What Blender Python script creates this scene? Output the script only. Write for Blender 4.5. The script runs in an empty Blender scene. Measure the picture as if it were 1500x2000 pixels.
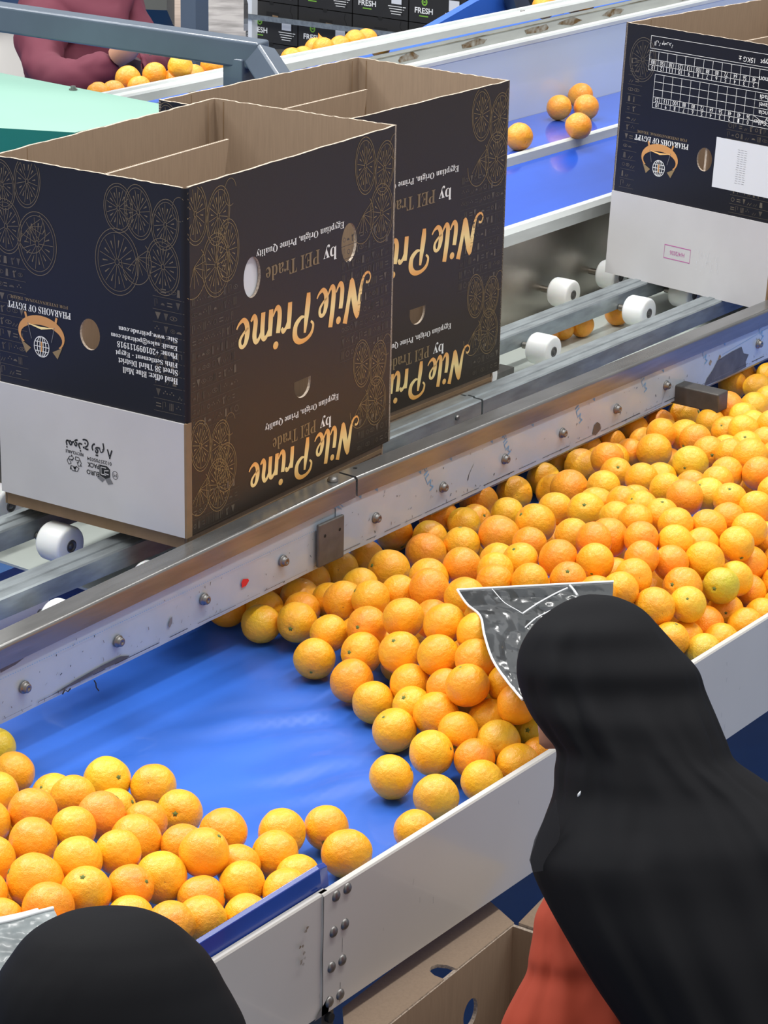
import bpy, bmesh, math, random
from mathutils import Vector, Matrix, noise

# ------------------------------------------------------------------ camera, light, exposure
SC = bpy.context.scene
COL = SC.collection
SC.view_settings.view_transform = 'Standard'
SC.view_settings.look = 'None'
SC.view_settings.gamma = 1.0
SC.view_settings.use_curve_mapping = False
SC.view_settings.exposure = 0.0

CAM_H = 2.72
YAW, PITCH, ROLL, FPX = math.radians(36.145), math.radians(20.342), math.radians(1.2275), 4879.0
F = Vector((math.cos(PITCH) * math.cos(YAW), math.cos(PITCH) * math.sin(YAW), -math.sin(PITCH)))
R0 = Vector((math.sin(YAW), -math.cos(YAW), 0))
U0 = R0.cross(F)
RV = R0 * math.cos(ROLL) + U0 * math.sin(ROLL)
UV = -R0 * math.sin(ROLL) + U0 * math.cos(ROLL)
EYE = Vector((0, 0, CAM_H))
cam_data = bpy.data.cameras.new('camera')
cam = bpy.data.objects.new('camera', cam_data)
COL.objects.link(cam)
cam.matrix_world = Matrix(((RV.x, UV.x, -F.x, 0), (RV.y, UV.y, -F.y, 0), (RV.z, UV.z, -F.z, CAM_H), (0, 0, 0, 1)))
cam_data.sensor_fit = 'HORIZONTAL'
cam_data.sensor_width = 36
cam_data.lens = FPX / 1500 * 36
cam_data.clip_end = 100
SC.camera = cam


def proj(p):
    d = Vector(p) - EYE
    z = d.dot(F)
    return 750 + FPX * d.dot(RV) / z, 1000 - FPX * d.dot(UV) / z, z


def at_depth(px, py, d):
    return EYE + (F + RV * ((px - 750) / FPX) - UV * ((py - 1000) / FPX)) * d


def at_z(px, py, z):
    r = F + RV * ((px - 750) / FPX) - UV * ((py - 1000) / FPX)
    return EYE + r * ((z - CAM_H) / r.z)


def at_y(px, py, y):
    r = F + RV * ((px - 750) / FPX) - UV * ((py - 1000) / FPX)
    return EYE + r * (y / r.y)


W = bpy.data.worlds.new('hall_daylight')
SC.world = W
W.use_nodes = True
W.node_tree.nodes['Background'].inputs[0].default_value = (1.0, 0.99, 0.975, 1)
W.node_tree.nodes['Background'].inputs[1].default_value = 0.60


def area(name, loc, tgt, size, size_y, power, color=(1, 1, 1)):
    l = bpy.data.lights.new(name, 'AREA')
    l.shape = 'RECTANGLE'
    l.size, l.size_y, l.energy, l.color = size, size_y, power, color
    o = bpy.data.objects.new(name, l)
    COL.objects.link(o)
    o.location = loc
    o.rotation_euler = (Vector(tgt) - Vector(loc)).to_track_quat('-Z', 'Y').to_euler()
    return o


# rows of hall ceiling lamps
for i, (x, y) in enumerate(((1.5, 3.6), (4.6, 3.6), (7.7, 3.6), (3.0, 0.9), (6.2, 0.9), (3.5, 6.8), (7.5, 6.8))):
    area('ceiling_lamp', (x, y, 5.2), (x, y, 0), 2.4, 0.35, 80, (1.0, 0.98, 0.95))
area('roof_light', (2.5, 6.5, 5.6), (3.8, 2.6, 0.9), 3.5, 2.0, 170, (0.97, 0.99, 1.0))

# ------------------------------------------------------------------ materials
MATS = {}


def N(t, nt, **kw):
    n = nt.nodes.new(t)
    for k, v in kw.items():
        if k in n.inputs:
            n.inputs[k].default_value = v
        else:
            setattr(n, k, v)
    return n


def mat(name, color, rough=0.5, metal=0.0, var=0.0, vscale=8.0, bump=0.0, bscale=60.0, stretch=(1, 1, 1), color2=None, coat=0.0, spec=0.5, sheen=0.0, trans=0.0, alpha=1.0, sss=0.0):
    m = bpy.data.materials.new(name)
    m.use_nodes = True
    nt = m.node_tree
    b = nt.nodes['Principled BSDF']
    b.inputs['Base Color'].default_value = (*color, 1)
    b.inputs['Roughness'].default_value = rough
    b.inputs['Metallic'].default_value = metal
    b.inputs['Coat Weight'].default_value = coat
    b.inputs['Specular IOR Level'].default_value = spec
    b.inputs['Sheen Weight'].default_value = sheen
    b.inputs['Transmission Weight'].default_value = trans
    b.inputs['Alpha'].default_value = alpha
    if sss:
        b.inputs['Subsurface Weight'].default_value = sss
        b.inputs['Subsurface Radius'].default_value = (0.01, 0.004, 0.001)
    tc = N('ShaderNodeTexCoord', nt)
    mp = N('ShaderNodeMapping', nt)
    mp.inputs['Scale'].default_value = stretch
    nt.links.new(tc.outputs['Object'], mp.inputs[0])
    if var or color2:
        no = N('ShaderNodeTexNoise', nt, Scale=vscale, Detail=5.0)
        nt.links.new(mp.outputs[0], no.inputs['Vector'])
        cr = N('ShaderNodeValToRGB', nt)
        c2 = color2 or tuple(c * (1 - var) for c in color)
        cr.color_ramp.elements[0].color = (*c2, 1)
        cr.color_ramp.elements[1].color = (*color, 1)
        cr.color_ramp.elements[0].position = 0.32
        cr.color_ramp.elements[1].position = 0.62
        nt.links.new(no.outputs[0], cr.inputs[0])
        nt.links.new(cr.outputs[0], b.inputs['Base Color'])
    if bump:
        no = N('ShaderNodeTexNoise', nt, Scale=bscale, Detail=3.0)
        nt.links.new(mp.outputs[0], no.inputs['Vector'])
        bp = N('ShaderNodeBump', nt, Strength=bump, Distance=0.002)
        nt.links.new(no.outputs[0], bp.inputs['Height'])
        nt.links.new(bp.outputs[0], b.inputs['Normal'])
    MATS[name] = m
    return m


mat('belt_blue', (0.030, 0.140, 0.62), 0.42, var=0.18, vscale=5, bump=0.25, bscale=18, coat=0.15)
mat('belt_blue_glossy', (0.02, 0.10, 0.60), 0.16, var=0.2, vscale=2, stretch=(0.4, 3, 3), coat=0.5)
mat('flap_blue', (0.01, 0.05, 0.33), 0.25, var=0.2, vscale=10, coat=0.3)
mat('sheet_white', (0.60, 0.585, 0.555), 0.22, var=0.06, vscale=3, coat=0.25)
mat('sheet_cool', (0.58, 0.66, 0.76), 0.28, var=0.06, vscale=2, coat=0.3)
mat('alu_white', (0.62, 0.66, 0.66), 0.35, var=0.12, vscale=14, stretch=(0.5, 3, 3))
mat('film', (0.40, 0.47, 0.55), 0.30, var=0.10, vscale=9, coat=0.3, bump=0.12, bscale=40)
mat('stainless', (0.23, 0.23, 0.228), 0.25, metal=0.6, var=0.22, vscale=20, stretch=(0.35, 2, 4), bump=0.05, bscale=80)
mat('stainless_dull', (0.40, 0.37, 0.33), 0.36, metal=1.0, var=0.25, vscale=5, bump=0.05, bscale=60)
mat('galvanised', (0.33, 0.37, 0.39), 0.42, metal=0.6, var=0.30, vscale=26, stretch=(0.5, 2, 2), bump=0.08, bscale=90)
mat('steel_dark', (0.13, 0.128, 0.125), 0.5, metal=0.4, var=0.25, vscale=30)
mat('steel_tube_dark', (0.085, 0.08, 0.075), 0.42, metal=0.3, var=0.25, vscale=30)
mat('bolt', (0.24, 0.235, 0.23), 0.42, metal=0.9)
mat('hole_black', (0.006, 0.006, 0.006), 0.8)
mat('frame_paint', (0.085, 0.115, 0.16), 0.30, var=0.12, vscale=8, coat=0.2)
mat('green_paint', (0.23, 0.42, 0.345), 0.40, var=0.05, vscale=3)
mat('green_paint_shaded', (0.012, 0.22, 0.15), 0.40, var=0.05, vscale=3)  # same green as the cover top, shade of its sides put into the colour
mat('roller_white', (0.80, 0.82, 0.82), 0.35, sss=0.15)
mat('card', (0.34, 0.25, 0.175), 0.82, var=0.10, vscale=40, stretch=(6, 6, 0.4), bump=0.1, bscale=120)
mat('card_edge', (0.55, 0.46, 0.37), 0.9, var=0.45, vscale=260)
mat('card_brown', (0.24, 0.155, 0.085), 0.85, var=0.12, vscale=30)
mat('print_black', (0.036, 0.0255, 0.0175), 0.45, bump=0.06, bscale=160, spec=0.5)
mat('print_black_reflecting', (0.008, 0.008, 0.012), 0.40, bump=0.05, bscale=160, spec=0.4)  # same black print on the carton ends, bluish reflection put into the colour
mat('board_white', (0.56, 0.55, 0.56), 0.45, var=0.07, vscale=6)
mat('label_white', (0.70, 0.72, 0.76), 0.5)
mat('ink_white', (0.85, 0.85, 0.83), 0.5)
mat('ink_black', (0.012, 0.012, 0.014), 0.5)
mat('ink_grey', (0.17, 0.17, 0.18), 0.5)
mat('ink_pink', (0.50, 0.12, 0.36), 0.6)
mat('ink_blue', (0.15, 0.32, 0.56), 0.6)
mat('ink_red', (0.65, 0.02, 0.03), 0.5)
mat('ink_bronze', (0.24, 0.17, 0.085), 0.4)
mat('ink_gold_line', (0.27, 0.19, 0.085), 0.4)
mat('ink_gold_dim', (0.15, 0.115, 0.07), 0.45)
mat('ink_relief', (0.115, 0.095, 0.070), 0.45)
mat('ink_relief_dim', (0.070, 0.058, 0.044), 0.45)
mat('ink_orange', (0.62, 0.30, 0.09), 0.4)
mat('ink_green', (0.20, 0.45, 0.05), 0.5)
mat('hijab_black', (0.0075, 0.0078, 0.0095), 0.8, sheen=0.0, spec=0.10)
mat('dress_red', (0.35, 0.040, 0.013), 0.85, var=0.06, vscale=6)
mat('shirt_maroon', (0.12, 0.016, 0.036), 0.8, var=0.12, vscale=8)
mat('shirt_dark', (0.03, 0.015, 0.02), 0.85)
mat('skin', (0.46, 0.24, 0.15), 0.5, sss=0.1)
mat('bag_black', (0.028, 0.034, 0.038), 0.2, var=0.5, vscale=6, coat=0.4)
mat('bag_grey', (0.17, 0.20, 0.21), 0.28, var=0.45, vscale=14, coat=0.15)
mat('bag_dark', (0.05, 0.056, 0.062), 0.16, var=0.5, vscale=10, coat=0.5)
mat('bag_rim', (0.80, 0.83, 0.86), 0.4)
mat('floor_blue', (0.012, 0.085, 0.27), 0.45, var=0.2, vscale=3)
mat('wall_pale', (0.55, 0.54, 0.52), 0.8)
mat('plate_pale', (0.60, 0.66, 0.62), 0.35, var=0.06)
mat('rust', (0.16, 0.09, 0.03), 0.9, var=0.6, vscale=40, color2=(0.45, 0.45, 0.42))
mat('crate_black', (0.022, 0.021, 0.020), 0.55, var=0.15, vscale=6)
mat('beige', (0.50, 0.40, 0.33), 0.7, var=0.25, vscale=20, stretch=(0.3, 0.3, 14))
mat('wrap_silver', (0.42, 0.40, 0.39), 0.18, var=0.45, vscale=14, stretch=(0.6, 0.6, 5), coat=0.5)
mat('machine_dark', (0.03, 0.035, 0.033), 0.4)
mat('calyx_green', (0.16, 0.22, 0.05), 0.8, var=0.4, vscale=30)
mat('navel_dark', (0.28, 0.12, 0.02), 0.9)

# gold gradient printing
m = mat('ink_gold', (0.95, 0.55, 0.18), 0.35)
nt = m.node_tree
b = nt.nodes['Principled BSDF']
tc = N('ShaderNodeTexCoord', nt)
sx = N('ShaderNodeSeparateXYZ', nt)
nt.links.new(tc.outputs['Generated'], sx.inputs[0])
cr = N('ShaderNodeValToRGB', nt)
cr.color_ramp.elements[0].color = (0.90, 0.42, 0.09, 1)
cr.color_ramp.elements[1].color = (0.88, 0.40, 0.10, 1)
e = cr.color_ramp.elements.new(0.5)
e.color = (1.0, 0.80, 0.36, 1)
nt.links.new(sx.outputs[2], cr.inputs[0])
nt.links.new(cr.outputs[0], b.inputs['Base Color'])

# orange peel: colour per object, blotches and pores from noise
m = bpy.data.materials.new('orange_peel')
MATS['orange_peel'] = m
m.use_nodes = True
nt = m.node_tree
b = nt.nodes['Principled BSDF']
b.inputs['Roughness'].default_value = 0.34
b.inputs['Coat Weight'].default_value = 0.18
b.inputs['Coat Roughness'].default_value = 0.25
b.inputs['Subsurface Weight'].default_value = 0.12
b.inputs['Subsurface Radius'].default_value = (0.012, 0.004, 0.001)
oi = N('ShaderNodeObjectInfo', nt)
tc = N('ShaderNodeTexCoord', nt)
va = N('ShaderNodeVectorMath', nt, operation='ADD')
nt.links.new(tc.outputs['Object'], va.inputs[0])
mu = N('ShaderNodeMath', nt, operation='MULTIPLY')
mu.inputs[1].default_value = 37.0
nt.links.new(oi.outputs['Random'], mu.inputs[0])
nt.links.new(mu.outputs[0], va.inputs[1])
n1 = N('ShaderNodeTexNoise', nt, Scale=0.9, Detail=2.0)
nt.links.new(va.outputs[0], n1.inputs['Vector'])
hs = N('ShaderNodeHueSaturation', nt)
mr = N('ShaderNodeMapRange', nt)
mr.inputs['From Min'].default_value = 0.3
mr.inputs['From Max'].default_value = 0.7
mr.inputs['To Min'].default_value = 0.494
mr.inputs['To Max'].default_value = 0.512
nt.links.new(n1.outputs[0], mr.inputs[0])
nt.links.new(mr.outputs[0], hs.inputs['Hue'])
nt.links.new(oi.outputs['Color'], hs.inputs['Color'])
nt.links.new(hs.outputs[0], b.inputs['Base Color'])
vo = N('ShaderNodeTexVoronoi', nt, Scale=26.0)
nt.links.new(tc.outputs['Object'], vo.inputs['Vector'])
n2 = N('ShaderNodeTexNoise', nt, Scale=5.0, Detail=4.0)
nt.links.new(va.outputs[0], n2.inputs['Vector'])
bp1 = N('ShaderNodeBump', nt, Strength=0.16, Distance=0.02)
bp1.invert = True
nt.links.new(vo.outputs['Distance'], bp1.inputs['Height'])
bp2 = N('ShaderNodeBump', nt, Strength=0.15, Distance=0.05)
nt.links.new(n2.outputs[0], bp2.inputs['Height'])
nt.links.new(bp1.outputs[0], bp2.inputs['Normal'])
nt.links.new(bp2.outputs[0], b.inputs['Normal'])


# ------------------------------------------------------------------ helpers
class MB:
    """Collects geometry for ONE mesh object."""

    def __init__(self):
        self.v, self.f, self.m, self.s = [], [], [], []
        self.mats = []

    def mi(self, mn):
        if mn not in self.mats:
            self.mats.append(mn)
        return self.mats.index(mn)

    def face(self, pts, mn, smooth=False):
        i = len(self.v)
        self.v += [tuple(p) for p in pts]
        self.f.append(list(range(i, i + len(pts))))
        self.m.append(self.mi(mn))
        self.s.append(smooth)

    def raw(self, vs, fs, mn, smooth=True):
        i = len(self.v)
        self.v += [tuple(p) for p in vs]
        k = self.mi(mn)
        for f in fs:
            self.f.append([i + q for q in f])
            self.m.append(k)
            self.s.append(smooth)

    def box(self, a, b, mn, mx=None):
        x0, y0, z0 = a
        x1, y1, z1 = b
        vs = [Vector(p) for p in ((x0, y0, z0), (x1, y0, z0), (x1, y1, z0), (x0, y1, z0), (x0, y0, z1), (x1, y0, z1), (x1, y1, z1), (x0, y1, z1))]
        if mx:
            vs = [mx @ v for v in vs]
        self.raw(vs, [(0, 3, 2, 1), (4, 5, 6, 7), (0, 1, 5, 4), (1, 2, 6, 5), (2, 3, 7, 6), (3, 0, 4, 7)], mn, False)

    def prism(self, poly, axis_pts, mn, smooth=False):
        """poly: list of (y,z) offsets; axis_pts: list of (x,y,z) stations."""
        n = len(poly)
        vs = []
        for (x, y, z) in axis_pts:
            vs += [(x, y + a, z + c) for a, c in poly]
        fs = []
        for s in range(len(axis_pts) - 1):
            for i in range(n):
                j = (i + 1) % n
                fs.append((s * n + i, s * n + j, (s + 1) * n + j, (s + 1) * n + i))
        fs.append(tuple(range(n))[::-1])
        k = (len(axis_pts) - 1) * n
        fs.append(tuple(range(k, k + n)))
        self.raw(vs, fs, mn, smooth)

    def tube(self, pts, rad, mn, seg=12, caps=True):
        pts = [Vector(p) for p in pts]
        rads = rad if isinstance(rad, (list, tuple)) else [rad] * len(pts)
        vs, fs = [], []
        up = None
        for i, p in enumerate(pts):
            t = (pts[min(i + 1, len(pts) - 1)] - pts[max(i - 1, 0)]).normalized()
            if up is None:
                up = Vector((0, 0, 1)) if abs(t.z) < 0.9 else Vector((1, 0, 0))
            a = t.cross(up).normalized()
            c = a.cross(t)
            up = c
            for k in range(seg):
                an = 2 * math.pi * k / seg
                vs.append(p + (a * math.cos(an) + c * math.sin(an)) * rads[i])
        for i in range(len(pts) - 1):
            for k in range(seg):
                j = (k + 1) % seg
                fs.append((i * seg + k, i * seg + j, (i + 1) * seg + j, (i + 1) * seg + k))
        self.raw(vs, fs, mn, True)
        if caps:
            self.raw(vs[:seg], [tuple(range(seg))[::-1]], mn, False)
            self.raw(vs[-seg:], [tuple(range(seg))], mn, False)

    def lathe(self, prof, org, ax, mn, seg=24, smooth=True):
        """prof: list of (r, h); revolve about ax at org."""
        ax = Vector(ax).normalized()
        a = ax.orthogonal().normalized()
        c = ax.cross(a)
        vs, fs = [], []
        for r, h in prof:
            for k in range(seg):
                an = 2 * math.pi * k / seg
                vs.append(Vector(org) + ax * h + (a * math.cos(an) + c * math.sin(an)) * r)
        for i in range(len(prof) - 1):
            for k in range(seg):
                j = (k + 1) % seg
                fs.append((i * seg + k, i * seg + j, (i + 1) * seg + j, (i + 1) * seg + k))
        self.raw(vs, fs, mn, smooth)

    def prune(self):
        used = sorted({i for f in self.f for i in f})
        mp = {o: i for i, o in enumerate(used)}
        self.v = [self.v[i] for i in used]
        self.f = [[mp[i] for i in f] for f in self.f]

    def build(self, name, parent=None, loc=None, recenter=False, merge=False, bevel=0.0):
        self.prune()
        me = bpy.data.meshes.new(name)
        org = Vector((0, 0, 0))
        if loc is not None:
            org = Vector(loc)
        me.from_pydata([tuple(Vector(v) - org) for v in self.v], [], self.f)
        for k in self.mats:
            me.materials.append(MATS[k])
        me.polygons.foreach_set('material_index', self.m)
        me.polygons.foreach_set('use_smooth', self.s)
        me.update()
        bm = bmesh.new()
        bm.from_mesh(me)
        if merge:
            bmesh.ops.remove_doubles(bm, verts=bm.verts, dist=1e-5)
        bmesh.ops.recalc_face_normals(bm, faces=bm.faces)
        bm.to_mesh(me)
        bm.free()
        o = bpy.data.objects.new(name, me)
        o.location = org
        COL.objects.link(o)
        if parent is not None:
            o.parent = parent
        if bevel:
            md = o.modifiers.new('bevel', 'BEVEL')
            md.width = bevel
            md.segments = 3
            md.limit_method = 'ANGLE'
        return o


def tag(o, label=None, cat=None, group=None, kind=None):
    if label:
        o['label'] = label
    if cat:
        o['category'] = cat
    if group:
        o['group'] = group
    if kind:
        o['kind'] = kind
    return o


def empty(name, loc=(0, 0, 0), label=None, cat=None, group=None, rot=None):
    o = bpy.data.objects.new(name, None)
    COL.objects.link(o)
    o.location = loc
    if rot:
        o.rotation_euler = rot
    return tag(o, label, cat, group)


def fnoise(x, y, z=0.0, s=1.0):
    return noise.noise(Vector((x * s, y * s, z * s)))


SERIF = True


def serif(s):
    r = ''
    for ch in s:
        if 'A' <= ch <= 'Z':
            r += chr(0x1D400 + ord(ch) - 65)
        elif 'a' <= ch <= 'z':
            r += chr(0x1D41A + ord(ch) - 97)
        elif '0' <= ch <= '9':
            r += chr(0x1D7CE + ord(ch) - 48)
        else:
            r += ch
    return r


def script(s):
    r = ''
    for ch in s:
        if 'A' <= ch <= 'Z':
            r += chr(0x1D4D0 + ord(ch) - 65)
        elif 'a' <= ch <= 'z':
            r += chr(0x1D4EA + ord(ch) - 97)
        else:
            r += ch
    return r


TCACHE = {}


def glyph_mesh(s, bold=0.0):
    if (s, bold) in TCACHE:
        return TCACHE[(s, bold)]
    c = bpy.data.curves.new('tmp', 'FONT')
    c.body = s
    c.offset = bold
    c.resolution_u = 3
    o = bpy.data.objects.new('tmp', c)
    COL.objects.link(o)
    dg = bpy.context.evaluated_depsgraph_get()
    dg.update()
    me = bpy.data.meshes.new_from_object(o.evaluated_get(dg))
    vs = [v.co.copy() for v in me.vertices]
    fs = [tuple(p.vertices) for p in me.polygons]
    bpy.data.objects.remove(o)
    bpy.data.curves.remove(c)
    bpy.data.meshes.remove(me)
    TCACHE[(s, bold)] = (vs, fs)
    return vs, fs


def put_text(mb, s, P, u0, u1, v0, v1, mn, flip=True, shear=0.0, bold=0.0, off=0.0006):
    """Fit text into the rectangle u0..u1, v0..v1 of plane P(u,v,off). flip = turned by 180 degrees."""
    vs, fs = glyph_mesh(s, bold)
    if not vs:
        return
    vs = [Vector((v.x + v.y * shear, v.y, 0)) for v in vs]
    x0, x1 = min(v.x for v in vs), max(v.x for v in vs)
    y0, y1 = min(v.y for v in vs), max(v.y for v in vs)
    out = []
    for v in vs:
        a = (v.x - x0) / (x1 - x0)
        c = (v.y - y0) / (y1 - y0)
        if flip:
            a, c = 1 - a, 1 - c
        out.append(P(u0 + (u1 - u0) * a, v0 + (v1 - v0) * c, off))
    mb.raw(out, fs, mn, False)


CLIP = [None]


def ribbon(mb, pts, w, P, mn, closed=False, off=0.0005):
    """flat line of width w through 2-D pts on plane P"""
    n = len(pts)
    L, Rr = [], []
    for i in range(n):
        if closed:
            a, c = pts[(i - 1) % n], pts[(i + 1) % n]
        else:
            a, c = pts[max(i - 1, 0)], pts[min(i + 1, n - 1)]
        dx, dy = c[0] - a[0], c[1] - a[1]
        l = math.hypot(dx, dy) or 1
        ww = w[i] if isinstance(w, (list, tuple)) else w
        nx, ny = -dy / l * ww / 2, dx / l * ww / 2
        L.append(P(pts[i][0] + nx, pts[i][1] + ny, off))
        Rr.append(P(pts[i][0] - nx, pts[i][1] - ny, off))
    fs = []
    rng = n if closed else n - 1
    for i in range(rng):
        j = (i + 1) % n
        if CLIP[0] and not (CLIP[0][0] < pts[i][0] < CLIP[0][2] and CLIP[0][1] < pts[i][1] < CLIP[0][3] and CLIP[0][0] < pts[j][0] < CLIP[0][2] and CLIP[0][1] < pts[j][1] < CLIP[0][3]):
            continue
        fs.append((i, j, n + j, n + i))
    if not fs:
        return
    mb.raw(L + Rr, fs, mn, False)


def ell(cx, cy, rx, ry, a0=0, a1=2 * math.pi, n=28, rot=0):
    r = []
    for i in range(n):
        t = a0 + (a1 - a0) * i / (n if abs(a1 - a0 - 2 * math.pi) < 1e-6 else n - 1)
        x, y = rx * math.cos(t), ry * math.sin(t)
        r.append((cx + x * math.cos(rot) - y * math.sin(rot), cy + x * math.sin(rot) + y * math.cos(rot)))
    return r


def disc(mb, pts, P, mn, off=0.0005):
    mb.raw([P(x, y, off) for x, y in pts], [tuple(range(len(pts)))], mn, False)


# ------------------------------------------------------------------ the setting
g = MB()
g.box((-3, -6, -0.05), (16, 18, 0), 'floor_blue')
tag(g.build('floor'), kind='structure')
g = MB()
g.box((-3, 17.9, 0), (16, 18, 6), 'wall_pale')
tag(g.build('wall_back'), kind='structure')
g = MB()
g.box((15.9, -6, 0), (16, 17.9, 6), 'wall_pale')
tag(g.build('wall_right'), kind='structure')

# ------------------------------------------------------------------ conveyors
# near sorting belt
CX0, CX1 = 1.7, 7.2
sc1 = empty('sorting_conveyor', (2.6, 2.4, 0), 'nearest sorting conveyor with wide bare blue belt and riveted white front wall', 'conveyor')
sc1.matrix_world = Matrix.Identity(4)
g = MB()
nx, ny = 300, 90
vs, fs = [], []
for i in range(nx + 1):
    for j in range(ny + 1):
        x = CX0 + (CX1 - CX0) * i / nx
        y = 1.995 + 1.40 * j / ny
        z = 0.829 + 0.0015 * fnoise(x, y, 0, 4)
        # soft pulled creases, strongest in the open middle of the belt
        wgt = math.exp(-((x - 2.95) / 0.40) ** 2 - ((y - 2.42) / 0.22) ** 2)
        q = (y - 2.42) * 0.9 + (x - 2.9) * 0.55
        z += wgt * 0.009 * (math.sin(q * 60 + 2.5 * fnoise(x, y, 1, 6)) * max(0, fnoise(x, y, 3, 5) + 0.35))
        if y < 2.05:
            z += 0.010 * ((2.05 - y) / 0.055) ** 2
        if y > 2.745:
            z -= 0
        vs.append((x, y, min(z, 0.842)))
for i in range(nx):
    for j in range(ny):
        a = i * (ny + 1) + j
        fs.append((a, a + ny + 1, a + ny + 2, a + 1))
g.raw(vs, fs, 'belt_blue', True)
g.box((CX0, 1.998, 0.79), (CX1, 3.39, 0.822), 'belt_blue')
g.build('belt', sc1)
for x0, x1, nm, yy in ((CX0, 2.60, 'front_wall', 1.986), (2.585, CX1, 'front_wall', 1.983)):
    g = MB()
    t = 0.003
    g.prism([(0, -0.206), (0, -0.003), (0.002, 0), (0.011, 0), (0.012, -0.003), (0.010, -0.003), (0.003, -0.004), (0.003, -0.206)], [(x0, yy, 0.908), (x1, yy, 0.908)], 'sheet_white')
    g.build(nm, sc1)
for px, py in ((656, 1750), (678, 1735), (651, 1820), (673, 1805), (647, 1889), (668, 1875), (643, 1957), (664, 1942)):
    p = at_y(px, py, 1.983)
    g = MB()
    g.lathe([(0.0092, 0), (0.0090, 0.001), (0.007, 0.0034), (0.004, 0.0046), (0.0001, 0.005)], p, (0, -1, 0), 'bolt', 20)
    g.build('rivet', sc1)
g = MB()
PW = lambda u, v, o=0.0005: (u, 1.9835 - o, v)
disc(g, [(2.565, 0.702), (2.60, 0.702), (2.604, 0.72), (2.600, 0.73)], PW, 'ink_grey')
ribbon(g, [(2.5845, 0.702), (2.5855, 0.75), (2.584, 0.80), (2.5852, 0.85), (2.5848, 0.905)], [0.002, 0.0012, 0.0018, 0.001, 0.0016], PW, 'ink_black')
ribbon(g, [(2.628, 0.706), (2.6285, 0.74)], 0.001, PW, 'ink_black')
ribbon(g, [(2.632, 0.79), (2.632, 0.815)], 0.0008, PW, 'ink_black')
rr = random.Random(3)
for k in range(9):
    u, v = 2.535 + rr.uniform(-0.014, 0.012), 0.845 + rr.uniform(-0.03, 0.03)
    disc(g, [(u + rr.uniform(0.001, 0.005) * math.cos(a), v + rr.uniform(0.001, 0.004) * math.sin(a)) for a in (0, 1, 2, 3, 4, 5)], PW, 'rust', 0.0026)
for k in range(26):
    u, v = rr.uniform(2.1, 4.2), rr.uniform(0.72, 0.89)
    ribbon(g, [(u, v), (u + rr.uniform(-.003, .003), v + rr.uniform(.004, .018))], 0.0006, PW, 'ink_grey', off=0.004)
tag(g.build('scuffs', sc1), 'grey scuffs and dirty seam', kind=None)
g = MB()   # black foot bracket below the joint
g.box((2.592, 1.99, 0.66), (2.622, 2.03, 0.705), 'steel_dark')
g.tube([(2.607, 1.982, 0.688), (2.607, 1.99, 0.688)], 0.008, 'hole_black')
g.build('foot_bracket', sc1)

g = MB()
poly = [(0.0, -0.004), (0.004, 0.026), (0.011, 0.030), (0.026, 0.002), (0.034, -0.06), (0.010, -0.05)]
g.prism(poly, [(1.9, 1.999, 0.908), (2.2, 1.999, 0.909), (2.45, 1.999, 0.911), (2.60, 1.999, 0.912), (2.625, 2.004, 0.905)], 'flap_blue', False)
fl = g.build('belt_flap', bevel=0.001)
tag(fl, 'dark blue folded vinyl flap tucked along the white wall beside the left head', 'flap')

# roller conveyor (film covered rail, channels, rollers)
rc = empty('roller_conveyor', (0, 0, 0), 'roller conveyor with steel rails and peeling white film under the black boxes', 'conveyor')
YF = 2.745


def railtop(x):
    return 1.096 - (3.66 - x) * 0.031 if x < 3.66 else 1.096 - (x - 3.66) * 0.012


def filmbot(x):
    return 0.9395 - (3.6 - x) * 0.0195 if x < 3.6 else 0.9425 + min(0.003, (x - 3.6) * 0.004)


lip = [(0, -0.040), (0, -0.007)] + [(0.007 - 0.007 * math.cos(a), -0.007 + 0.007 * math.sin(a)) for a in [math.radians(15 * k) for k in range(1, 7)]] + [(0.046, 0.0005), (0.046, -0.025), (0.043, -0.025), (0.043, -0.003), (0.008, -0.003), (0.003, -0.008), (0.003, -0.040)]
for x0, x1, dz in ((1.9, 3.655, 0.0), (3.662, 7.2, 0.0)):
    g = MB()
    st = [(x0 + (x1 - x0) * k / 12, YF - 0.006, 0) for k in range(13)]
    st = [(x, y, railtop(x)) for x, y, z in st]
    g.prism(lip, st, 'stainless', False)
    g.build('rail_cap', rc)
for x0, x1 in ((1.9, 3.63), (3.60, 7.2)):
    g = MB()
    vs, fs = [], []
    n = 60
    for k in range(n + 1):
        x = x0 + (x1 - x0) * k / n
        zb = filmbot(x) + 0.0012 * fnoise(x, 0, 0, 20)
        y = YF + (0.002 if x0 < 2 else 0.0)
        vs += [(x, y, zb), (x, y, railtop(x) - 0.012), (x, y + 0.004, zb), (x, y + 0.004, railtop(x) - 0.012)]
    for k in range(n):
        a = k * 4
        fs += [(a, a + 4, a + 5, a + 1), (a + 2, a + 3, a + 7, a + 6), (a, a + 2, a + 6, a + 4)]
    g.raw(vs, fs, 'film', False)
    o = g.build('film_panel', rc)
for px, py in ((50, 1343), (233, 1253), (401, 1171), (555, 1096), (736, 1012), (867, 952), (988, 897), (1100, 846), (1206, 799), (1303, 753), (1483, 672)):
    p = at_y(px, py, YF - 0.004)
    g = MB()
    g.lathe([(0.0115, 0.004), (0.0115, 0.0015), (0.0105, 0), (0.0082, 0), (0.0082, -0.006), (0.0068, -0.0075), (0.0028, -0.0075), (0.0022, -0.0045), (0.0001, -0.0045)], p, (0, 1, 0), 'bolt', 20)
    g.build('screw', rc)
# marks on the film
g = MB()
PF = lambda u, v, o=0.0005: (u, YF - 0.0002 - o, v)


def pf(px, py):
    p = at_y(px, py, YF)
    return (p.x, p.z)


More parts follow.
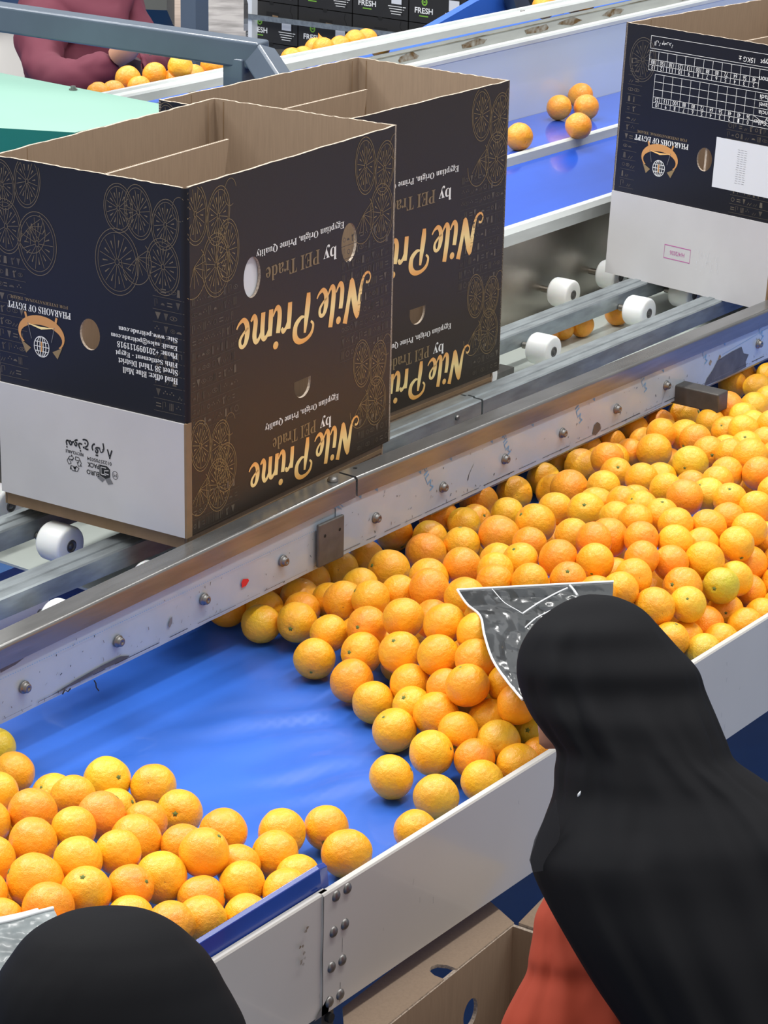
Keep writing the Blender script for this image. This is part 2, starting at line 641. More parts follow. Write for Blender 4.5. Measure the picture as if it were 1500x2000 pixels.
def tri_text(px, py, s, px2, py2, hgt, flip=False):
    a = Vector(pf(px, py))
    c = Vector(pf(px2, py2))
    d = (c - a)
    L = d.length
    d.normalize()
    nrm = Vector((-d.y, d.x))
    PP = lambda u, v, o=0.0005: PF(a.x + d.x * u + nrm.x * v, a.y + d.y * u + nrm.y * v, o)
    t = MB()
    put_text(t, s, PP, 0, L, -hgt / 2, hgt / 2, 'ink_blue', flip=False)
    t.build('printed_word', rc)


for q in ((983, 850, 994, 886), (1124, 784, 1134, 824), (1251, 726, 1261, 763), (1371, 670, 1379, 708), (1481, 628, 1489, 660), (827, 912, 843, 955)):
    tri_text(q[0], q[1], 'FILM', q[2], q[3], 0.014)
tri_text(655, 985, 'F', 667, 995, 0.014)
for x in (660, 703, 735, 820, 880, 960, 1040, 1160, 1295, 1415):   # little blue pennants under the lip
    y = 0
    a = at_y(x, 0, YF)
    u = a.x
    p = None
    for k in range(200):
        c = at_y(x, 600 + k * 2, YF)
        if c.z < railtop(c.x) - 0.043:
            p = c
            break
    if p is not None:
        disc(g, [(p.x - 0.006, p.z), (p.x + 0.004, p.z), (p.x + 0.004, p.z - 0.008)], PF, 'ink_blue')
# dotted print line on the left panel
a, c = Vector(pf(0, 1327)), Vector(pf(625, 1031))
for k in range(150):
    t = k / 150
    p = a.lerp(c, t)
    q = a.lerp(c, t + 0.003)
    ribbon(g, [tuple(p), tuple(q)], 0.0014, PF, 'ink_blue', off=0.0006)
# torn places, scratches
TORN = []
tear = [(1375, 754), (1380, 740), (1392, 722), (1401, 704), (1412, 697), (1430, 686), (1448, 677), (1452, 690), (1462, 692), (1456, 706), (1457, 716), (1438, 727), (1415, 738), (1395, 746)]
TORN.append((tear, 'steel_dark'))
TORN.append((((1156, 848), (1160, 830), (1166, 824), (1172, 828), (1173, 838), (1168, 844), (1163, 850)), 'steel_dark'))
TORN.append((((471, 1137), (474, 1131), (484, 1130), (486, 1134), (480, 1144), (472, 1148)), 'ink_red'))
TORN.append((((1384, 710), (1388, 702), (1390, 706), (1387, 714)), 'rust'))
TORN.append((((1402, 702), (1406, 692), (1408, 697), (1405, 703)), 'rust'))
TORN.append((((328, 1222), (332, 1208), (336, 1204), (336, 1216), (331, 1226)), 'ink_grey'))
ribbon(g, [pf(*p) for p in ((100, 1358), (150, 1330), (200, 1303), (235, 1287), (252, 1281))], [0.001, 0.006, 0.008, 0.010, 0.002], PF, 'steel_dark')
ribbon(g, [pf(*p) for p in ((0, 1310), (30, 1295), (57, 1276))], [0.008, 0.005, 0.001], PF, 'steel_dark')
ribbon(g, [pf(*p) for p in ((913, 938), (916, 925), (925, 906))], [0.003, 0.0014, 0.0006], PF, 'ink_black')
rr = random.Random(11)
for k in range(230):
    u = rr.uniform(2.6, 5.6)
    zt, zb = railtop(u) - 0.055, filmbot(u) + 0.004
    v = zb + (zt - zb) * rr.random() ** 1.8
    l = rr.uniform(0.001, 0.007)
    an = rr.uniform(0.4, 2.2)
    ribbon(g, [(u, v), (u + l * math.cos(an), v + l * math.sin(an))], rr.uniform(0.0005, 0.0018), PF, rr.choice(['ink_black', 'ink_grey', 'ink_grey']), off=0.0007)
u = 2.6
while u < 5.6:   # broken crease line along the lower edge
    l = rr.uniform(0.03, 0.12)
    ribbon(g, [(u, filmbot(u) + 0.009), (u + l, filmbot(u + l) + 0.009 + rr.uniform(-.001, .001))], rr.choice([0.0006, 0.0009, 0.0014]), PF, rr.choice(['ink_black', 'ink_grey']), off=0.0006)
    u += l + rr.uniform(0.0, 0.03)
ribbon(g, [pf(1205, 836), (pf(1290, 792)), pf(1300, 760)], 0.0007, PF, 'ink_grey')
ribbon(g, [pf(1410, 693), (pf(1500, 640))], 0.0008, PF, 'ink_blue')
for tp, tm in TORN:
    t = MB()
    disc(t, [pf(*p) for p in tp], PF, tm)
    t.build('torn_patch', rc)
tag(g.build('film_marks', rc), 'torn patches, scratches and faded blue print on the film')
for pts in (((1, 0), (3, -6), (2, -13), (6, -20)), ((0, 0), (4, 8), (9, 3), (14, 8))):
    g = MB()
    o0 = at_y(122 if pts[0][0] == 0 else 183, 1352 if pts[0][0] == 0 else 1325, YF - 0.002)
    g.tube([o0 + Vector((0.001 * a, -0.002 * i, 0.001 * c - 0.004)) for i, (a, c) in enumerate(pts)], 0.0012, 'ink_black', 6)
    g.build('film_shred', rc)
# bracket plate
g = MB()
q = [at_y(622, 1025, 2.735), at_y(672, 1003, 2.735), at_y(668, 1084, 2.735), at_y(620, 1108, 2.735)]
g.box((q[0].x, 2.733, 0.946), (q[1].x, 2.741, 1.034), 'steel_dark')
o = g.build('bracket_plate', rc, bevel=0.003)
tag(o, 'dark steel plate with two holes')
g = MB()
for px, py in ((635, 1047), (664, 1034)):
    p = at_y(px, py, 2.7325)
    g.lathe([(0.0035, 0), (0.0001, 0)], p, (0, -1, 0), 'hole_black', 12)
g.build('plate_hole', rc)
g = MB()
p = at_y(655, 926, 2.76)
g.lathe([(0.0105, 0.0), (0.0105, 0.003), (0.008, 0.007), (0.004, 0.0085), (0.0001, 0.009)], (3.615, 2.765, railtop(3.615) + 0.0005), (0, 0, 1), 'bolt', 18)
g.build('cap_screw', rc)
g = MB()
g.lathe([(0.0045, 0.001), (0.0001, 0.001)], (3.70, 2.775, railtop(3.70)), (0, 0, 1), 'hole_black', 14)
g.build('cap_hole', rc)
g = MB()
g.box((4.90, 2.63, 0.938), (4.948, 2.80, 0.984), 'steel_tube_dark')
o = g.build('tube_stub', rc, bevel=0.004)
tag(o, 'dark square steel tube end poking out below the torn film')
# channels
chp = [(0, -0.040), (0, -0.003), (0.003, 0), (0.022, 0), (0.024, 0.0025), (0.040, 0.0025), (0.042, 0), (0.059, 0), (0.062, -0.003), (0.062, -0.04)]
for y, segs in ((2.935, ((1.9, 4.375), (4.382, 7.2))), (3.17, ((1.9, 7.2),))):
    for x0, x1 in segs:
        g = MB()
        g.prism(chp, [(x0, y, 1.037), (x1, y, 1.037)], 'galvanised')
        g.build('channel', rc)
g = MB()
g.lathe([(0.006, 0), (0.006, 0.004), (0.003, 0.005), (0.0001, 0.005)], (4.28, 2.934, 1.02), (0, -1, 0), 'bolt', 12)
g.build('channel_bolt', rc)


def roller(x, y, z, r=0.0385, w=0.060, axle=0.0):
    g = MB()
    g.lathe([(0.010, 0.0), (0.016, 0.0), (r - 0.006, 0.0), (r - 0.0025, 0.002), (r - 0.0005, 0.006), (r, w * 0.4), (r - 0.0005, w - 0.006), (r - 0.004, w), (0.01, w)], (x, y, z), (0, 1, 0), 'roller_white', 36)
    o = g.build('roller', rc)
    g = MB()
    g.lathe([(0.0001, -0.001), (0.005, -0.001), (0.0055, 0.001), (0.009, 0.001), (0.0095, -0.001), (0.0125, -0.001), (0.013, 0.003)], (x, y, z), (0, 1, 0), 'steel_dark', 20)
    g.build('bearing', o)
    g = MB()
    g.tube([(x, y + w - 0.002, z), (x, y + w + axle, z)], 0.0085, 'stainless_dull', 14)
    g.build('axle', o)
    return o


for x in (3.215, 3.50, 3.77, 4.05, 4.33, 4.62, 4.895, 5.34, 5.57, 5.84, 6.1):
    roller(x, 3.080, 1.001, axle=0.028)
for x in (3.3, 3.55, 3.8, 4.05, 4.3, 4.6, 5.362, 5.599, 5.85, 6.1):
    roller(x, 3.322, 1.001, axle=0.040)
for x in (2.72, 2.975, 3.215, 3.5, 3.8, 4.1):
    roller(x, 2.842, 0.980, axle=0.03)
g = MB()
g.box((1.9, 3.42, 0.93), (7.2, 3.424, 1.156), 'stainless_dull')
g.build('steel_back_wall', rc)
g = MB()
g.box((4.0, 3.0, 0.930), (7.2, 3.42, 0.934), 'plate_pale')
g.box((4.0, 2.80, 0.905), (7.2, 2.995, 0.909), 'galvanised')
g.build('catch_tray', rc)
g = MB()
g.box((4.0, 3.118, 0.9342), (7.2, 3.124, 0.9352), 'hole_black')
g.box((4.93, 3.06, 0.9342), (5.07, 3.115, 0.9352), 'steel_tube_dark')
g.build('tray_slot', rc)
g = MB()
g.box((4.55, 3.13, 0.935), (4.80, 3.17, 0.975), 'steel_tube_dark')
g.build('cross_bar', rc)
g = MB()
g.box((2.6, 3.06, 0.90), (3.13, 3.12, 0.93), 'sheet_white')
g.box((2.6, 3.12, 0.925), (3.12, 3.36, 0.929), 'plate_pale')
g.box((3.25, 3.02, 0.90), (3.6, 3.4, 0.905), 'plate_pale')
g.build('tray_plate', rc)

# upper conveyor
uc = empty('conveyor_with_apron', (0, 0, 0), 'middle conveyor with glossy blue sloping apron and tall white back wall', 'conveyor')
g = MB()
g.prism([(0, 0), (0.0, 0.030), (0.010, 0.042), (0.03, 0.042), (0.03, 0)], [(1.9, 3.402, 1.154), (7.6, 3.402, 1.154)], 'alu_white')
g.build('lower_ledge', uc)
g = MB()
g.prism([(0, 0), (0.19, 0.080), (0.19, 0.07), (0.002, -0.01)], [(1.9, 3.431, 1.195), (7.6, 3.431, 1.195)], 'belt_blue_glossy')
g.build('apron', uc)
g = MB()
g.prism([(0, 0), (0, 0.024), (0.004, 0.028), (0.014, 0.028), (0.014, 0)], [(1.9, 3.62, 1.274), (7.8, 3.62, 1.274)], 'alu_white')
g.build('upper_ledge', uc)
g = MB()
g.box((1.9, 3.634, 1.28), (8.6, 3.899, 1.296), 'belt_blue_glossy')
g.build('belt', uc)
g = MB()
g.box((4.37, 3.90, 1.28), (10.5, 3.904, 1.508), 'sheet_cool')
g.build('back_wall', uc)
g = MB()
g.prism([(0, -0.006), (0, 0.004), (0.004, 0.010), (0.022, 0.010), (0.022, -0.006)], [(4.37, 3.898, 1.510), (10.5, 3.898, 1.510)], 'alu_white')
g.build('wall_cap', uc)
# rear conveyor
mat('groove_grey', (0.33, 0.33, 0.29), 0.7, color2=(0.10, 0.085, 0.05), vscale=9, stretch=(1, 3, 3))
bc = empty('rear_conveyor', (0, 0, 0), 'rear conveyor with dirty white channel rail, farthest back', 'conveyor')
g = MB()
g.box((4.33, 3.925, 1.488), (10.5, 4.0, 1.494), 'groove_grey')
g.box((4.33, 4.0, 1.49), (10.5, 4.004, 1.536), 'alu_white')
g.box((4.33, 3.9975, 1.526), (10.5, 4.0, 1.5285), 'groove_grey')
g.prism([(0, 0), (0, 0.020), (0.004, 0.025), (0.02, 0.025), (0.022, 0.021), (0.045, 0.021), (0.047, 0.027), (0.060, 0.027), (0.060, 0)], [(4.33, 3.998, 1.547), (6.6, 3.998, 1.541), (10.5, 3.998, 1.535)], 'alu_white')
g.build('channel_rail', bc)
g = MB()
PR = lambda u, v, o=0.0005: (u, 3.9995 - o, v)
rr = random.Random(4)
for u in (5.50, 5.79, 6.12, 6.30, 6.55, 7.0):
    L = rr.uniform(0.08, 0.16)
    disc(g, [(u + L * (0.5 + 0.5 * math.cos(a)) + rr.uniform(-.008, .008), 1.512 + 0.011 * math.sin(a) + rr.uniform(-.004, .004)) for a in [k * 0.63 for k in range(10)]], PR, 'rust')
tag(g.build('rust_stain', bc), 'brown rust and dirt patches')
for x in (4.90, 4.93, 6.15, 7.05, 7.08):
    g = MB()
    g.lathe([(0.007, 0), (0.007, 0.004), (0.0001, 0.005)], (x, 4.03, 1.568 - (x - 4.33) * 0.0026), (0, 0, 1), 'bolt', 12)
    g.build('rail_bolt', bc)
g = MB()
g.box((4.33, 4.06, 1.47), (10.5, 4.31, 1.492), 'belt_blue')
g.build('belt', bc)
g = MB()
q = [at_y(808, 74, 4.5), at_y(1012, 33, 4.5), at_y(985, -22, 4.5), at_y(930, 3, 4.5)]
g.raw([(p.x, 4.5, p.z) for p in q] + [(p.x, 4.53, p.z) for p in q], [(0, 1, 2, 3), (7, 6, 5, 4), (0, 3, 7, 4), (3, 2, 6, 7), (2, 1, 5, 6), (1, 0, 4, 5)], 'belt_blue', False)
o = g.build('inclined_chute')
tag(o, 'blue inclined chute side rising behind the rear conveyor rail', 'chute')
g = MB()
q = [at_y(1010, 36, 4.46), at_y(1042, 33, 4.46), at_y(1018, -20, 4.46), at_y(992, -20, 4.46)]
g.raw([(p.x, 4.45, p.z) for p in q] + [(p.x, 4.49, p.z) for p in q], [(0, 1, 2, 3), (7, 6, 5, 4), (0, 3, 7, 4), (3, 2, 6, 7), (2, 1, 5, 6), (1, 0, 4, 5)], 'stainless_dull', False)
tag(g.build('slanted_post'), 'slanted grey steel post beside the blue chute', 'post')

# painted tube frame
fr = empty('tube_frame', (0, 0, 0), 'blue-grey painted square tube frame crossing behind the boxes', 'frame')
TW = 0.030


def sqtube(mb, a, c, mn, w=TW, h=TW, up=(0, 0, 1)):
    a, c = Vector(a), Vector(c)
    t = (c - a).normalized()
    s = t.cross(Vector(up)).normalized()
    n = s.cross(t)
    vs = []
    for p in (a, c):
        vs += [p - s * w - n * h, p + s * w - n * h, p + s * w + n * h, p - s * w + n * h]
    mb.raw(vs, [(0, 1, 2, 3), (7, 6, 5, 4), (0, 4, 5, 1), (1, 5, 6, 2), (2, 6, 7, 3), (3, 7, 4, 0)], mn, False)


pA, pB = at_depth(-60, 24, 6.05), at_depth(515, 108, 5.78)
pC = at_depth(560, 190, 5.72)
g = MB()
sqtube(g, pA, pB, 'frame_paint', 0.030, 0.032)
sqtube(g, pB + (pA - pB).normalized() * 0.012, pC, 'frame_paint', 0.030, 0.030, up=(pC - pB).cross(Vector((pA - pB).cross(Vector((0, 0, 1))))))
g.build('top_tube', fr, bevel=0.006)
g = MB()
pD = at_depth(470, 102, 5.80)
g.box((pD.x - 0.03, pD.y - 0.03, 1.31), (pD.x + 0.03, pD.y + 0.03, pD.z - 0.01), 'frame_paint')
g.build('post', fr, bevel=0.004)
g = MB()
p = at_depth(380, 20, 7.6)
g.box((p.x - 0.03, p.y - 0.03, 0), (p.x + 0.03, p.y + 0.03, 2.3), 'frame_paint')
o = g.build('painted_post')
tag(o, 'upright blue-grey post behind the painted frame, between the beige and silver stacks', 'post')

# green machine cover
g = MB()
q = [Vector((4.266, 3.799 - 0.05, 1.6)), Vector((4.295, 4.312, 1.6)), Vector((4.45, 6.2, 1.6)), Vector((3.75, 6.2, 1.6)), Vector((3.831, 3.852, 1.6)), Vector((3.905, 3.712, 1.6))]
q = [Vector((4.262, 3.70, 1.6)), Vector((4.295, 4.312, 1.6)), Vector((4.0, 4.32, 1.6)), Vector((3.55, 4.32, 1.6)), Vector((3.831, 3.852, 1.6)), Vector((3.905, 3.70, 1.6))]
n = len(q)
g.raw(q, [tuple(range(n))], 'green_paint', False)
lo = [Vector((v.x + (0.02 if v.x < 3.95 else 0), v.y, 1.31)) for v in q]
g.raw(q + lo, [(i, (i + 1) % n, n + (i + 1) % n, n + i) for i in range(n)] , 'green_paint_shaded', False)
g.raw(lo, [tuple(range(n))[::-1]], 'green_paint_shaded', False)
gc = g.build('machine_cover')
tag(gc, 'mint green sheet metal machine cover left of the boxes', 'machine cover')
g = MB()
p = at_z(143, 176, 1.6)
g.lathe([(0.010, 0), (0.010, 0.003), (0.006, 0.003), (0.006, 0.010), (0.0001, 0.011)], p, (0, 0, 1), 'bolt', 8, False)
g.build('cover_bolt', gc)

# ------------------------------------------------------------------ printed cartons
def sheet(name, outline, holes, t, P, m_front, m_back, m_edge, parent, rnd=None):
    """cardboard sheet with real cut-outs; P(u,v,o): o>0 is outward (printed side)"""
    c = bpy.data.curves.new('tmp', 'CURVE')
    c.dimensions = '2D'
    c.fill_mode = 'BOTH'
    c.extrude = t / 2
    for pts in [outline] + holes:
        s = c.splines.new('POLY')
        s.points.add(len(pts) - 1)
        for i, p in enumerate(pts):
            s.points[i].co = (p[0], p[1], 0, 1)
        s.use_cyclic_u = True
    o = bpy.data.objects.new('tmp', c)
    COL.objects.link(o)
    dg = bpy.context.evaluated_depsgraph_get()
    dg.update()
    me = bpy.data.meshes.new_from_object(o.evaluated_get(dg))
    vs = [v.co.copy() for v in me.vertices]
    fs = [(tuple(p.vertices), p.normal.z) for p in me.polygons]
    bpy.data.objects.remove(o)
    bpy.data.curves.remove(c)
    bpy.data.meshes.remove(me)
    g = MB()
    pv = [P(v.x, v.y, v.z - t / 2) for v in vs]
    for f, nz in fs:
        zz = sum(vs[i].z for i in f) / len(f)
        mn = m_edge if abs(nz) < 0.5 else (m_front if zz > 0 else m_back)
        k = g.mi(mn)
        g.f.append(list(f))
        g.m.append(k)
        g.s.append(False)
    g.v = [tuple(p) for p in pv]
    return g.build(name, parent, merge=True)


def rect(u0, v0, u1, v1, jag=0.0, seed=1):
    if not jag:
        return [(u0, v0), (u1, v0), (u1, v1), (u0, v1)]
    r = random.Random(seed)
    n = 40
    top = [(u1 + (u0 - u1) * k / n, v1 + r.uniform(-jag, jag)) for k in range(n + 1)]
    return [(u0, v0), (u1, v0)] + top


def citrus(mb, cx, cy, rx, ry, P, mn, rot=0.0, w=0.0013):
    ribbon(mb, ell(cx, cy, rx, ry, n=36, rot=rot), w, P, mn, True)
    ribbon(mb, ell(cx, cy, rx * 0.88, ry * 0.88, n=32, rot=rot), w * 0.8, P, mn, True)
    ribbon(mb, ell(cx, cy, rx * 0.1, ry * 0.1, n=8, rot=rot), w, P, mn, True)
    for k in range(11):
        a = 2 * math.pi * k / 11 + rot
        c, s = math.cos(a), math.sin(a)
        p0 = (cx + rx * 0.12 * c, cy + ry * 0.12 * s)
        p1 = (cx + rx * 0.82 * c, cy + ry * 0.82 * s)
        ribbon(mb, [p0, p1], w * 0.8, P, mn)
        a2 = a + math.pi / 11
        c, s = math.cos(a2), math.sin(a2)
        ribbon(mb, [(cx + rx * 0.42 * c, cy + ry * 0.42 * s), (cx + rx * 0.66 * c, cy + ry * 0.66 * s)], [w * 0.6, w * 2.2], P, mn)


def cluster(mb, cx, cy, P, mn, sx=1, k=1.0):
    """four overlapping citrus slices"""
    citrus(mb, cx - 0.030 * sx * k, cy + 0.030 * k, 0.030 * k, 0.047 * k, P, mn, 0.15 * sx)
    citrus(mb, cx + 0.030 * sx * k, cy + 0.044 * k, 0.031 * k, 0.050 * k, P, mn, -0.12 * sx)
    citrus(mb, cx - 0.024 * sx * k, cy - 0.048 * k, 0.037 * k, 0.052 * k, P, mn, 0.1)
    ribbon(mb, ell(cx + 0.036 * sx * k, cy - 0.048 * k, 0.034 * k, 0.042 * k, -2.6 if sx > 0 else -0.5 - 2.6, 0.9, 24), 0.0013, P, mn)
    for q in range(8):
        a = -2.4 + q * 0.42
        ribbon(mb, [(cx + 0.034 * sx * k, cy - 0.040 * k), (cx + (0.034 * sx + 0.029 * math.cos(a)) * k, cy + (-0.040 + 0.034 * math.sin(a)) * k)], 0.0010, P, mn)
    ribbon(mb, ell(cx - 0.062 * sx * k, cy + 0.062 * k, 0.016 * k, 0.022 * k, 0.3, 5.2, 16), 0.001, P, mn)


def glyphs(mb, u0, u1, v0, v1, P, seed, pitch=0.026):
    r = random.Random(seed)
    v = v0
    while v < v1:
        mn = 'ink_relief' if r.random() < 0.7 else 'ink_relief_dim'
        ribbon(mb, [(u0, v), (u1, v + r.uniform(-.001, .001))], 0.0011, P, 'ink_relief_dim')
        u = u0 + 0.005
        while u < u1 - 0.014:
            k = r.randrange(11)
            w, h = r.uniform(0.007, 0.013), pitch * 0.58
            b = v + pitch * 0.2
            mn = r.choice(['ink_relief', 'ink_relief', 'ink_relief_dim'])
            if k == 0:
                for q in range(3):
                    ribbon(mb, [(u + q * 0.0035, b), (u + q * 0.0035, b + h)], 0.0014, P, mn)
            elif k == 1:
                ribbon(mb, ell(u + w / 2, b + h / 2, w / 2, w / 2, n=12), 0.0014, P, mn, True)
            elif k == 2:
                ribbon(mb, ell(u + w / 2, b + h / 2, w * 0.7, h * 0.25, n=12), 0.0012, P, mn, True)
                disc(mb, ell(u + w / 2, b + h / 2, 0.0018, 0.0018, n=6), P, mn)
            elif k == 3:
                ribbon(mb, [(u, b), (u + w / 3, b + h * .5), (u + w * .6, b), (u + w, b + h * .5)], 0.0014, P, mn)
            elif k == 4:
                disc(mb, [(u, b + h), (u + w, b + h), (u + w / 2, b)], P, mn)
            elif k == 5:
                ribbon(mb, [(u + w * .5, b), (u + w * .4, b + h * .6), (u + w, b + h)], [0.004, 0.003, 0.001], P, mn)
                disc(mb, ell(u + w * 0.4, b + h * .75, 0.003, 0.0025, n=8), P, mn)
            elif k == 6:
                for q in range(3):
                    disc(mb, ell(u + q * 0.004, b + h * .5 + (q % 2) * 0.004, 0.0015, 0.0015, n=6), P, mn)
            elif k == 7:
                ribbon(mb, [(u, b + h * 0.3), (u + w, b + h * 0.3)], 0.002, P, mn)
                ribbon(mb, [(u, b + h * 0.7), (u + w, b + h * 0.7)], 0.002, P, mn)
            elif k == 8:
                disc(mb, [(u, b), (u + w * .7, b), (u + w * .6, b + h), (u + w * .1, b + h)], P, mn)
            elif k == 9:
                disc(mb, ell(u + w / 2, b + h * .3, w / 2, h * .3, 0, math.pi, 10), P, mn)
            else:
                ribbon(mb, [(u, b), (u, b + h), (u + w * .6, b + h), (u + w * .6, b + h * .4)], 0.0014, P, mn)
            u += w + r.uniform(0.004, 0.008)
        v += pitch


def logo(mb, cx, cy, P, s=1.0):
    """crescent with two rods around a globe (printed upside down)"""
    out = []
    for k in range(25):
        a = math.radians(-35 + 250 * k / 24)
        out.append((cx + 0.056 * s * math.cos(a), cy + 0.012 * s + 0.036 * s * math.sin(a)))
    inn = []
    for k in range(25):
        a = math.radians(215 - 250 * k / 24)
        inn.append((cx + 0.050 * s * math.cos(a), cy + 0.006 * s + 0.024 * s * math.sin(a)))
    vs = [P(x, y, 0.0006) for x, y in out] + [P(x, y, 0.0006) for x, y in inn[::-1]]
    mb.raw(vs, [(i, i + 1, 26 + i, 25 + i) for i in range(24)], 'ink_orange', False)
    for sx in (-1, 1):
        ribbon(mb, [(cx + sx * 0.034 * s, cy + 0.036 * s), (cx + sx * 0.038 * s, cy + 0.050 * s)], 0.005 * s, P, 'ink_orange', off=0.0007)
        ribbon(mb, [(cx + sx * 0.024 * s, cy + 0.000 * s), (cx + sx * 0.032 * s, cy + 0.030 * s)], 0.0015 * s, P, 'ink_grey', off=0.0007)
        disc(mb, [(cx + sx * 0.050 * s, cy - 0.006 * s), (cx + sx * 0.026 * s, cy - 0.018 * s), (cx + sx * 0.038 * s, cy - 0.030 * s)], P, 'ink_gold_line', off=0.0008)
    ribbon(mb, [(cx - 0.030 * s, cy + 0.028 * s), (cx, cy + 0.024 * s), (cx + 0.030 * s, cy + 0.028 * s)], [0.001, 0.005, 0.001], P, 'ink_gold', off=0.0008)
    for rx in (0.018, 0.0105, 0.004):
        ribbon(mb, ell(cx, cy - 0.012 * s, rx * s, 0.020 * s, n=20), 0.0016 * s, P, 'ink_white', True, off=0.0008)
    for dy in (-0.009, 0, 0.009):
        hw = 0.018 * math.sqrt(max(0, 1 - (dy / 0.020) ** 2)) * s
        ribbon(mb, [(cx - hw, cy - 0.012 * s + dy * s), (cx + hw, cy - 0.012 * s + dy * s)], 0.0014 * s, P, 'ink_white', off=0.0008)
    ribbon(mb, [(cx, cy - 0.022 * s), (cx, cy - 0.002 * s)], 0.003 * s, P, 'ink_orange', off=0.001)


def carton(P0, yaw, tilt, L, Wd, Hh, label, kind, k=1.0):
    zb = 1.065 if kind != 'end' else 1.037
    root = empty('fruit_carton', (P0[0] * k, P0[1] * k, CAM_H - (CAM_H - zb) * k), label, 'carton')
    root.scale = (k, k, k)
    root.rotation_euler = (0, 0, math.radians(yaw))
    root['group'] = 'black printed cartons on the roller conveyor'
    t = 0.0055
    FR = lambda u, v, o=0.0005: Vector((u, -o, v))                 # printed front (faces -y)
    EN = lambda u, v, o=0.0005: Vector((-o, Wd - u, v))            # printed end (faces -x), u to the right
    BK = lambda u, v, o=0.0005: Vector((L - u, Wd + o, v))
    RT = lambda u, v, o=0.0005: Vector((L + o, u, v))
    holes = []
    if kind == 'front':
        holes = [ell(0.202, 0.453, 0.027, 0.039, n=28), [(0.342, 0.214), (0.398, 0.214)] + ell(0.370, 0.203, 0.028, 0.026, 0, -math.pi, 16)]
        holes.append(ell(0.527, 0.453, 0.027, 0.039, n=28))
    if kind == 'front2':
        holes = [[(0.325, 0.214), (0.381, 0.214)] + ell(0.353, 0.203, 0.028, 0.026, 0, -math.pi, 16)]
    front = sheet('front_panel', rect(0.009, 0.0, L, Hh, 0.0008, 2)[1:-1] + [(0.009, Hh), (0.009, 0.222), (0.0, 0.222), (0.0, 0.0)], holes, t, FR, 'print_black', 'card', 'card_edge', root)
    ce = Wd - 0.222 if kind != 'end' else Wd - 1.018 * (0.127 + 0.103)
    end = sheet('end_panel', [(0, 0), (Wd, 0), (Wd, 0.222), (Wd - 0.009, 0.222)] + rect(0, 0.0, Wd - 0.009, Hh, 0.0008, 3)[2:], [ell(ce, 0.352 if kind != 'end' else 0.348, 0.0235, 0.030, n=26)], t, EN, 'print_black_reflecting', 'card', 'card_edge', root)
    sheet('back_panel', rect(0, 0.0, L, Hh, 0.001, 4), [], t, BK, 'print_black', 'card', 'card_edge', root)
    sheet('right_end_panel', rect(0, 0.0, Wd, Hh, 0.001, 5), [], t, RT, 'print_black', 'card', 'card_edge', root)
    g = MB()     # rounded printed corner between end and front
    n = 8
    vs = []
    for k in range(n + 1):
        a = math.pi / 2 * k / n
        for z in (0.222, Hh - 0.001):
            vs.append((0.010 - 0.0108 * math.sin(a) , 0.010 - 0.0108 * math.cos(a), z))
    g.raw(vs, [(2 * k, 2 * k + 2, 2 * k + 3, 2 * k + 1) for k in range(n)], 'print_black_reflecting', True)
    g.build('corner_fold', root)
    g = MB()
    g.box((0.004, 0.004, -0.02 if kind != 'end' else 0.0), (L - 0.024, Wd - 0.006, -0.012 if kind != 'end' else 0.008), 'card_brown')
    g.build('floor_board', root)
    g = MB()     # brown tray bottom showing under the sleeve
    z0 = -0.026 if kind != 'end' else 0.0
    g.box((0.003, 0.004, z0), (0.007, Wd - 0.004, 0.01), 'card_brown')
    g.box((0.003, 0.006, z0), (L - 0.02, 0.010, 0.06), 'card')
    g.box((L - 0.024, 0.004, z0), (L - 0.02, Wd - 0.004, 0.06), 'card')
    g.box((0.003, Wd - 0.010, z0), (L - 0.02, Wd - 0.006, 0.06), 'card')
    g.build('base_tray', root)
    g = MB()     # white lower flap on the end
    g.box((-0.0045, 0.004, 0.0), (-0.0003, Wd - 0.002, 0.221), 'board_white')
    g.box((-0.0045, -0.001, 0.0), (0.012, 0.004, 0.222), 'card_brown')
    wf = g.build('white_flap', root)
    tag(wf, 'plain white lower panel')
    # inner flap parallel to the long side
    g = MB()
    IW = 0.25 if kind == 'front' else 0.235
    us = [(0.006, 0.30), (0.006, 0.632), (0.47, 0.634), (0.455, 0.56), (0.44, 0.30)]
    PI_ = lambda u, v, o=0.0: Vector((u, IW + o, v))
    k = len(us)
    g.raw([PI_(u, v, -0.003) for u, v in us] + [PI_(u, v, 0.003) for u, v in us], [tuple(range(k)), tuple(range(k, 2 * k))[::-1]], 'card', False)
    g.raw([PI_(u, v, -0.003) for u, v in us] + [PI_(u, v, 0.003) for u, v in us], [(i, (i + 1) % k, k + (i + 1) % k, k + i) for i in range(k)], 'card_edge', False)
    uu = 0.01
    rr = random.Random(8)
    while uu < 0.465:
        g.face([(uu, IW - 0.002, 0.6347), (uu + 0.0022, IW + 0.002, 0.6347), (uu + 0.0035, IW + 0.002, 0.6347), (uu + 0.0013, IW - 0.002, 0.6347)], 'card_brown')
        uu += rr.uniform(0.005, 0.008)
    g.build('inner_divider', root)
    g = MB()    # score lines inside
    for y in (Wd - 0.02,):
        g.box((L - 0.035, Wd - 0.0052 - t, 0.02), (L - 0.033, Wd - 0.0048 - t, Hh - 0.003), 'card_brown')
    g.box((L - t - 0.0004, Wd - 0.03, 0.02), (L - t - 0.0001, Wd - 0.027, Hh - 0.003), 'card_brown')
    g.box((0.095, Wd - t - 0.0004, 0.02), (0.0965, Wd - t - 0.0001, Hh - 0.003), 'card_brown')
    g.build('score_line', root)
    if kind == 'front':
        g = MB()
        g.box((0.165, 0.0075, 0.40), (0.240, 0.0095, 0.50), 'label_white')
        tag(g.build('hole_backing', root), 'white board behind the hand hole')
    # end print
    CLIP[0] = (0.002, 0.224, Wd - 0.002, Hh - 0.003)
    mb = MB()
    WD = 0.387
